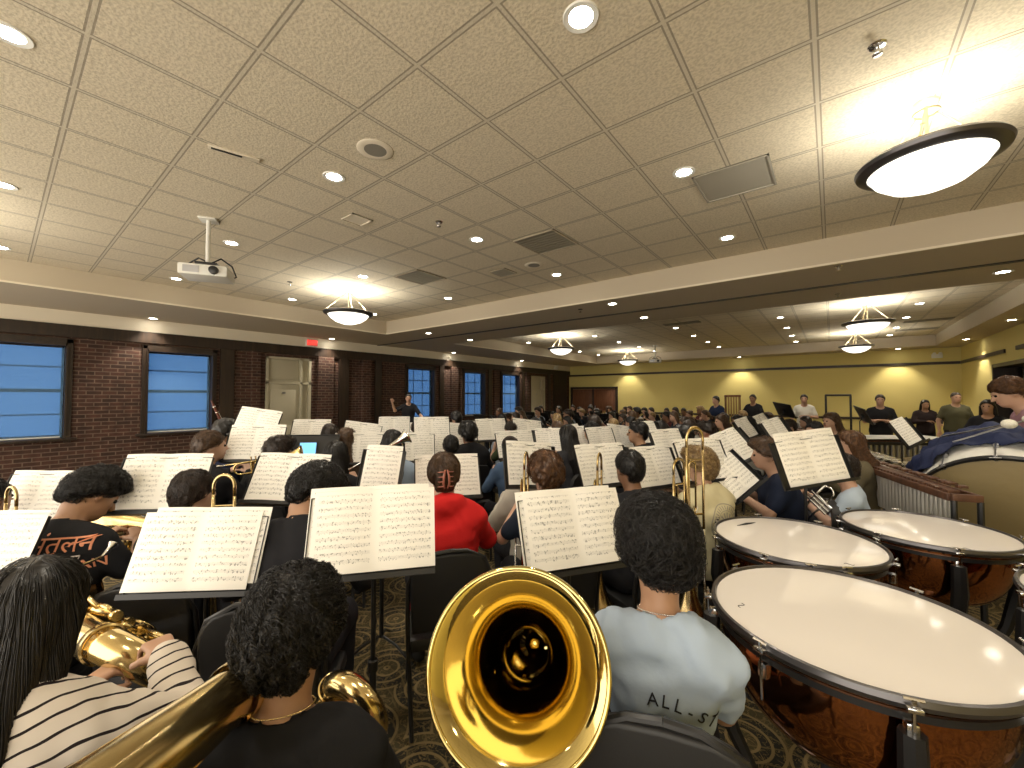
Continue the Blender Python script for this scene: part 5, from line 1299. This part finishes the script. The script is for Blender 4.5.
def make_bass_drum():
    c = at(1014, 527, 3.05); r = empty('bass_drum', (c.x, c.y, 0), 0, 'large concert bass drum with white shell and olive skin head, under a blue cover', 'drum')
    f = math.atan2(-c.x * -1, c.y * -1); ax = Vector((-c.x, -c.y, 0)).normalized()
    tilt = R(20); A = Matrix.Translation((0, 0, c.z)) @ ax.to_track_quat('Z', 'Y').to_matrix().to_4x4() @ Matrix.Rotation(0, 4, 'X')
    side = Vector((0, 0, 1)).cross(ax); A = Matrix.Translation((0, 0, c.z)) @ Matrix.Rotation(tilt, 4, side) @ ax.to_track_quat('Z', 'Y').to_matrix().to_4x4()
    def part(mb, nm, m, sm=True, par=r):
        mb.v = [tuple(A @ Vector(q)) for q in mb.v]; return mb.obj(nm, m, par, smooth=sm)
    RB, D = .55, .46
    part(MB().lathe([(RB, -D), (RB, 0), (RB - .012, 0), (RB - .012, -D), (RB, -D)], 72), 'shell', M['white'])
    part(MB().lathe([(.0001, .012), (RB - .01, .012), (RB + .004, .004)], 72), 'drum_head', M['beltan'], 'all')
    part(MB().lathe([(.0001, -D - .012), (RB - .01, -D - .012), (RB + .004, -D - .004)], 72), 'drum_head', M['beltan'], 'all')
    for z0 in (-.03, -D - .02): part(MB().lathe([(RB + .004, z0), (RB + .022, z0), (RB + .022, z0 + .05), (RB + .004, z0 + .05), (RB + .004, z0)], 72), 'hoop', M['black'])
    for k in range(12):
        a = 2 * PI * k / 12 + .13; T = Matrix.Rotation(a, 3, 'Z')
        b = MB().tube([T @ Vector((RB + .03, 0, .03)), T @ Vector((RB + .03, 0, -D - .02))], .0055, 6).box(T @ Vector((RB + .02, 0, .014)), (.05, .022, .012), T, bev=.004)
        b.tube([T @ Vector((RB + .03, -.03, .036)), T @ Vector((RB + .03, .03, .036))], .006, 6).box(T @ Vector((RB + .016, 0, -D / 2)), (.03, .03, .06), T, bev=.005)
        part(b, 'tension_rod', M['chrome'] if False else M['steel'], par=r)
    # blue cover bunched over the rear of the shell
    n1, n2 = 64, 14; V, F = [], []
    for j in range(n2 + 1):
        for i in range(n1 + 1):
            t = i / n1; a = -2.3 + 4.6 * t; zz = -.20 - .34 * j / n2; rr = RB + .045 + .022 * math.sin(a * 9 + j * .7) + .016 * math.sin(a * 23 - j) + .03 * math.sin(j / n2 * PI)
            V.append((rr * math.sin(a), rr * math.cos(a), zz + .035 * math.sin(a * 5)))
    up2 = (A.to_3x3().inverted() @ Vector((0, 0, 1))); a0 = math.atan2(up2.x, up2.y)
    V = [(x * math.cos(a0) + y * math.sin(a0), -x * math.sin(a0) + y * math.cos(a0), z) for x, y, z in V]
    for j in range(n2):
        for i in range(n1): a = j * (n1 + 1) + i; F.append((a, a + 1, a + n1 + 2, a + n1 + 1))
    me = MB().add(V, F); o = part(me, 'blue_cover', M['blue'], 'all'); md = o.modifiers.new('thickness', 'SOLIDIFY'); md.thickness = .008
    # stand
    for s_ in (-1, 1):
        q = side * s_ * .56
        MB().tube([q + Vector((0, 0, .04)) + ax * .3, q + Vector((0, 0, c.z)), q + Vector((0, 0, .04)) - ax * .3], .016, 8).obj('stand_leg', M['black'], r)
        MB().tube([q + Vector((0, 0, c.z)), q * .88 + Vector((0, 0, c.z))], .02, 8).obj('pivot', M['steel'], r)
    MB().tube([side * .56 + Vector((0, 0, .3)) - ax * .15, side * -.56 + Vector((0, 0, .3)) - ax * .15], .014, 8).obj('crossbar', M['black'], r)
    ink2 = MB()
    for k in range(5): a = 0.0; ink2.box((0, 0, 0), (.001, .001, .001))
    return r, A, RB, D, a0
BD, BA, RB, BDp, ba0 = make_bass_drum()
def drum_point(u_ang, zz, lift):
    a = u_ang + ba0; return BD.location + (BA @ Vector(((RB + lift) * math.sin(a), (RB + lift) * math.cos(a), zz)))
def mallet(p0, p1, r_, label):
    p0, p1 = Vector(p0), Vector(p1); e = empty('mallet', p0, 0, label, 'mallet', 'fleece mallets on the blue cover'); d = p1 - p0
    MB().tube([(0, 0, 0), d], .007, 8).obj('shaft', M['steel'], e)
    o = MB().ball((0, 0, 0), r_, 20, sc3=(1, 1, .82)).obj('fleece_head', M['fleece'], e); o.location = d; return e
mallet(drum_point(-.62, -.40, .10), at(1009, 424, 2.95), .042, 'mallet with round white fleece head on the blue drum cover')
mallet(drum_point(-.5, -.25, .08), at(1030, 419, 3.05), .040, 'second fleece mallet, head cut by the right picture edge')
# xylophone: rosewood bars over hanging tubes
a_, b2 = at(848, 458, 4.2), at(946, 489, 2.78); dv = b2 - a_; Lx = Vector((dv.x, dv.y, 0)).length; ang = math.atan2(dv.y, dv.x)
mid = (a_ + b2) / 2; off_ = Vector((-math.sin(ang), math.cos(ang), 0)) * .08
make_keyboard('xylophone', Lx * 1.0, .15, .13, 1.06, 'rosewood xylophone with a row of hanging metal tubes, left of the white drum', M['rosewood'], M['tube'], (mid.x + off_.x, mid.y + off_.y), ang, 30, tubes=.30, rail=M['rosewood'])
a_, b2 = at(852, 430, 5.6), at(905, 452, 4.4); dv = b2 - a_; mid = (a_ + b2) / 2
make_keyboard('vibraphone', 1.35, .5, .32, .93, 'black vibraphone with pale metal bars behind the xylophone', M['silver'], M['steel'], (mid.x, mid.y), math.atan2(dv.y, dv.x), 24, rail=M['black'], tubes=.3)
p = xy(885, 7.4); make_keyboard('marimba', 1.9, .7, .35, .92, 'long marimba under a dark cover with pale edge, before the yellow wall', M['rosewood'], M['steel'], (p.x, p.y), YAW - R(5), 20, cover=M['white'], rail=M['black'])
p = xy(800, 9.6); make_keyboard('marimba', 1.6, .6, .35, .92, 'small wooden keyboard in front of the boy in the white T-shirt', M['rosewood'], M['steel'], (p.x, p.y), YAW - R(5), 18, rail=M['rosewood'])
# tubular chimes and gong frame
p = xy(732.5, 11.4); r = empty('tubular_chimes', (p.x, p.y, 0), YAW - .2, 'upright brass tubular chimes between two standing percussionists', 'chimes')
MB().box((0, 0, 1.70), (.40, .12, .06), bev=.01).obj('top_rail', M['doorwood'], r); MB().box((0, 0, .2), (.42, .3, .05), bev=.01).obj('base', M['black'], r)
for s_ in (-1, 1): MB().tube([(s_ * .19, 0, .0), (s_ * .19, 0, 1.7)], .018, 8).obj('post', M['doorwood'], r)
for k in range(10): MB().tube([(-.15 + .033 * k, (-.02 if k % 2 else .03), .35 + .012 * k), (-.15 + .033 * k, (-.02 if k % 2 else .03), 1.68)], .014, 8).obj('chime_tube', mat('aged_brass', (.35, .22, .08), .4, .6) if k == 0 else bpy.data.materials['aged_brass'], r)
p = xy(838, 9.8); r = empty('gong_frame', (p.x, p.y, 0), YAW - .3, 'black rectangular gong frame standing before the yellow wall', 'frame')
for s_ in (-1, 1): MB().tube([(s_ * .25, 0, .03), (s_ * .25, 0, 1.72)], .024, 8).obj('post', M['black'], r); MB().box((s_ * .25, 0, .02), (.06, .5, .04)).obj('foot', M['black'], r)
MB().tube([(-.26, 0, 1.72), (.26, 0, 1.72)], .024, 8).obj('top_bar', M['black'], r); MB().tube([(-.25, 0, .3), (.25, 0, .3)], .016, 8).obj('crossbar', M['black'], r)

# ------------------------------------------------------------------ music stands with their sheets
def stand(u, v, d, label, sheets=1, w_=.46, h_=.305, pages=2, tilt=R(24), off=0, roll=0, dw=.51, shl=None, sdx=0, sdz=0, face=None, second=None, grp=None):
    sdz = sdz + .028 * (h_ / .305)
    if dw == .51: dw = max(.47, w_ + .012)
    c = at(u, v, d); p = Vector((c.x, c.y, 0)); rz = (face_to(p, COND) if face is None else face) + off
    r, Mx = make_stand(p, rz, c.z, tilt, label, grp, w_=dw, roll=roll)
    if sheets:
        put_sheet(Mx, shl or ('music spread on the ' + label.replace('black music stand', 'stand')), sdx, sdz, w_, h_, pages)
    if second: put_sheet(Mx, second[0], second[1], second[2], w_, h_, pages, lift=-.0)
    return r, Mx
def two(u, v, d, label, l1, l2, dx, dz, **k):
    r, Mx = stand(u, v, d, label, sheets=0, **k)
    put_sheet(Mx, l1, k.get('sdx', 0), k.get('sdz', 0) + .03); put_sheet(Mx, l2, k.get('sdx', 0) + dx, k.get('sdz', 0) + dz + .03, lift=.012); return r
two(373, 536, 1.6, 'black music stand in front of the curly-haired tuba player', 'rear sheet on the centre stand, set left behind the front spread', 'front two page spread on the centre stand above the curly hair', .02, -.018, sdx=-.012, sdz=.012)
two(574, 534, 1.74, 'black music stand in front of the player in pale blue', 'rear sheet behind the spread left of the fluffy hair', 'front two page spread left of the fluffy black hair', .028, -.015, sdx=-.014, sdz=.01)
two(200, 556, 1.70, 'black music stand left of centre, below the short dark hair', 'rear sheet sticking out behind the spread by the striped sleeve', 'front two page spread above the striped sleeve', -.03, -.022, sdx=.014, sdz=.014, roll=R(2))
two(-26, 556, 1.7, 'black music stand at the left edge above the long black hair', 'rear sheet at the left picture edge', 'front spread at the left picture edge above the long hair', .01, -.02)
stand(161, 486, 2.25, 'black music stand behind the orange lettered T-shirt')
stand(36, 500, 2.5, 'black music stand beyond the brass bow at the left edge', off=.0)
stand(288, 481, 2.55, 'black music stand tilted above the ragged black hair', off=-.15, roll=R(2), tilt=R(30))
stand(381, 474, 2.65, 'narrow black music stand with one tall page left of the red sweatshirt', w_=.235, pages=1, dw=.28, off=-.15, roll=R(4), h_=.32)
stand(448, 479, 2.95, 'black music stand behind the claw clip')
stand(531, 467, 2.9, 'black music stand tipped right, left of the curly reddish hair', off=.25, roll=R(7), tilt=R(18), w_=.40, dw=.46)
stand(604, 467, 3.05, 'black music stand behind the smooth black hair, left one', w_=.44, dw=.46)
stand(656, 469, 3.1, 'black music stand between the smooth black hair and the blond hair', w_=.42, dw=.46)
stand(812, 462, 2.72, 'black music stand with the large tilted sheet at the right', off=-.30, roll=R(-4), tilt=R(18), w_=.52, dw=.60, h_=.36, sdx=.01)
stand(735, 448, 3.6, 'black music stand steeply turned behind the blond player, upper of two', off=-.25, roll=R(-14), tilt=R(38), w_=.36, dw=.5)
stand(734, 476, 3.0, 'black music stand steeply turned right of the blond player, lower of two', off=-.2, roll=R(-22), tilt=R(40), w_=.34, dw=.42)
stand(704, 462, 3.0, 'black music stand directly behind the blond hair', off=-.1)
stand(671, 448, 3.7, 'black music stand beyond the pair of spreads, left of the red top', w_=.40)
# farther stands seen between heads
FARS = [(256, 425, 4.3), (255, 445, 3.5), (310, 433.5, 5.0), (361, 436, 5.2), (358, 450, 4.1), (412, 449, 4.3), (450, 450, 4.9), (394, 428, 6.2), (432, 430, 5.4), (446, 434, 5.9),
        (492, 431, 5.7), (516, 446, 4.6), (528, 432, 5.6), (582, 439, 5.2), (602, 441, 5.0), (621, 438, 5.4), (648, 434, 5.2), (550, 442, 4.9), (747, 429, 6.0), (765, 425, 6.2), (778, 432, 5.0), (907, 433, 4.6)]
words = ['left of the cream door', 'below it', 'under the cream door', 'right of the cream door']
FL = ['above the light brown hair, upper of two', 'right of the light brown hair, lower of two', 'straight below the cream door', 'right of the cream door, bright spread', 'greyish page right of the black jacket', 'grey page right of the long black hair and light blue shirt',
      'spread behind the short black hair above the red sweatshirt', 'leftmost white page in front of the conductor', 'spread right below the conductor', 'spread between conductor and third window',
      'spread below the fourth window', 'spread behind the denim shirt', 'spread below the fifth window', 'left page above the pair of near spreads', 'middle page above the pair of near spreads', 'right page above the pair of near spreads',
      'tall tilted page by the black shirt in profile', 'narrow page left of the long black hair', 'tilted page left of the black desks', 'tilted page under the black desks', 'pale page below the black desks', 'slanted page above the xylophone']
for i, (u, v, d) in enumerate(FARS):
    tilted = i >= 18 or i in (13, 16, 17)
    stand(u, v, d, 'far black music stand, ' + FL[i], shl='sheet music, ' + FL[i], off=(-.5 if i >= 18 else (-.3 if tilted else 0)), roll=R(-10 if i >= 18 else (8 if i % 3 == 0 else 0)), tilt=R(30 if tilted else 22), w_=.46 if not tilted else .34)
# the tablet on its black desk
r, Mx = stand(308, 451, 3.9, 'wide black music stand holding the blue tablet', sheets=0, dw=.56, tilt=R(15))
tb = empty('tablet', (0, 0, 0), 0, 'tablet with bright blue screen on the wide black stand', 'tablet'); tb.matrix_world = Mx
MB().box((0, -.008, -.03), (.165, .009, .235), bev=.004).obj('tablet_body', M['blackpl'], tb)
MB().box((0, -.0135, -.03), (.150, .002, .215)).obj('screen', mat('blue_screen', (.1, .3, .5), .3, emit=(.25, .62, .95), es=.9), tb)
for u, v, d, lb in ((784, 410, 8.6, 'empty black music desk by the yellow wall, left of the white T-shirt'), (863, 415, 7.6, 'empty black music desk in front of the stout man in black')):
    stand(u, v, d, lb, sheets=0, off=.1 if u < 800 else -.2, dw=.6, tilt=R(25), roll=R(-6))

# ------------------------------------------------------------------ the rest of the ensemble, in arcs around the conductor
protos = {}
def far_mesh(kind):
    if kind not in protos:
        if kind == 'stand': r, _ = make_stand((0, 0), 0, 1.02, R(24), 'x'); me = flatten(r, 'music_stand'); remove_tree(r)
        elif kind == 'clarinet': r = make_clarinet(); me = flatten(r, 'clarinet'); remove_tree(r)
        elif kind == 'flute': r = make_flute(); me = flatten(r, 'flute'); remove_tree(r)
        elif kind == 'trumpet': r = make_trumpet(M['brass2']); me = flatten(r, 'trumpet'); remove_tree(r)
        elif kind == 'saxophone': r = make_trumpet(M['brass'], 'x', 1); me = flatten(r, 'saxophone'); remove_tree(r)
        protos[kind] = me
    return protos[kind]
taken = [Vector((e.location.x, e.location.y, 0)) for e in col.objects if e.name.startswith('person')] + [Vector((e.location.x, e.location.y, 0)) for e in col.objects if e.name.startswith('music_stand')]
RW = ['innermost', 'second', 'third', 'fourth', 'fifth', 'sixth', 'outermost']
specs = [dict(h=.026, arms=('play', 'play')), dict(h=.026, arms=('play', 'play'), lean=.14, head=(-.1, 0, .3)), dict(h=.026, arms=('play', 'lap'), head=(0, 0, -.4)), dict(h=.026, arms=('rest', 'rest'), lean=.1)]
shirts = [BLK, BLK, BLK, (.02, .03, .05), (.03, .03, .03), (.10, .03, .03), (.30, .36, .45), BLK, (.5, .48, .44), (.03, .05, .04), (.05, .03, .07), BLK]
shn = {BLK: 'black', (.02, .03, .05): 'navy', (.03, .03, .03): 'charcoal', (.10, .03, .03): 'maroon', (.30, .36, .45): 'light blue', (.5, .48, .44): 'pale grey', (.03, .05, .04): 'dark green', (.05, .03, .07): 'dark purple'}
cnt = 0
for ri, rad in enumerate((2.9, 4.1, 5.3, 6.5, 7.7, 8.8)):
    n = int(rad * R(138) / .88); k_ = 0
    for i in range(n):
        th_ = R(-48) + R(138) * (i + .5) / n + rng.uniform(-.02, .02); rr = rad + rng.uniform(-.12, .12)
        p = COND + Vector((rr * math.cos(th_), rr * math.sin(th_), 0)); cd = Vector((-math.sin(YAW), math.cos(YAW), 0)).dot(p)
        if p.y > 15.5 or p.x < -10.3 or p.x > 1.3 or cd < 4.6 or (p.x > -.2 and p.y < 7.5): continue
        if min((p - t).length for t in taken) < .62: continue
        k_ += 1; cnt += 1; fk = specs[rng.randrange(4)]; st = rng.choice(['short', 'short', 'long', 'fluffy', 'pony', 'bun', 'curly', 'longwave']); hr = rng.choice(['black', 'black', 'black', 'dark', 'dark', 'brown', 'blond'])
        shc = rng.choice(shirts); nth = NUMW[min(k_ - 1, 25)]; hn = {'dark': 'dark brown'}.get(hr, hr)
        stn = {'long': 'long', 'short': 'short', 'fluffy': 'fluffy', 'pony': 'tied', 'bun': 'bunned', 'curly': 'curly', 'longwave': 'wavy'}[st]
        e, F, so = make_person(fk, 0, 0, 0, st, hr, rng.choice(['light', 'light', 'tan', 'brown']), shc, '%s-shirted player, %s %s hair, %s seat along the %s arc round the conductor' % (shn[shc], stn, hn, nth, RW[ri]),
                               'players in arcs round the conductor', pos=p, s=rng.uniform(.93, 1.03), simple=True, off=rng.uniform(-.15, .15), shirt_kw=dict(sleeve=rng.choice(['short', 'long']), wr=.006))
        place_chair(e, 'far black chair, %s seat along the %s arc round the conductor' % (nth, RW[ri]), far=True); taken.append(p)
        rz = e.rotation_euler.z; fwd = Vector((-math.sin(rz), math.cos(rz), 0)); q = p + fwd * .70; s_ = e.scale[0]
        if min((q - t).length for t in taken) > .32:
            o = bpy.data.objects.new('music_stand', far_mesh('stand')); col.objects.link(o); o.location = q; o.rotation_euler = (0, 0, rz); tag(o, 'far black music stand before the %s seat of the %s arc' % (nth, RW[ri]), 'music stand', 'far music stands')
            Mx = Matrix.Translation(q) @ Matrix.Rotation(rz, 4, 'Z') @ Matrix.Translation((0, 0, 1.02)) @ Matrix.Rotation(-R(24), 4, 'X')
            put_sheet(Mx, 'white music on the stand before the %s seat of the %s arc' % (nth, RW[ri]))
        Rz = Matrix.Rotation(rz, 3, 'Z'); mouth = e.location + Rz @ Vector(tuple(F.hp((0, .105, -.055)))) * s_
        kind = ('flute' if ri == 0 else 'clarinet' if ri <= 2 else rng.choice(['clarinet', 'trumpet', 'saxophone']) if ri <= 3 else 'trumpet')
        if kind == 'flute' and rng.random() < .5: kind = 'clarinet'
        if fk['arms'][0] != 'rest' and fk['arms'][1] != 'lap':
            o = bpy.data.objects.new(kind, far_mesh(kind)); col.objects.link(o); o.location = mouth
            pitch = {'clarinet': -.75, 'flute': 0, 'trumpet': -.15, 'saxophone': -1.1}[kind]; o.rotation_euler = (Rz @ Matrix.Rotation(F.Rh[2][1] if False else pitch, 3, 'X')).to_euler()
            tag(o, '%s played at the %s seat of the %s arc' % ({'clarinet': 'black clarinet', 'flute': 'silver flute', 'trumpet': 'brass trumpet', 'saxophone': 'brass horn'}[kind], nth, RW[ri]), kind if kind != 'saxophone' else 'horn', kind + 's of the far rows')
print('ensemble', cnt)
for e in col.objects:
    if '_s' in e.keys(): del e['_s']
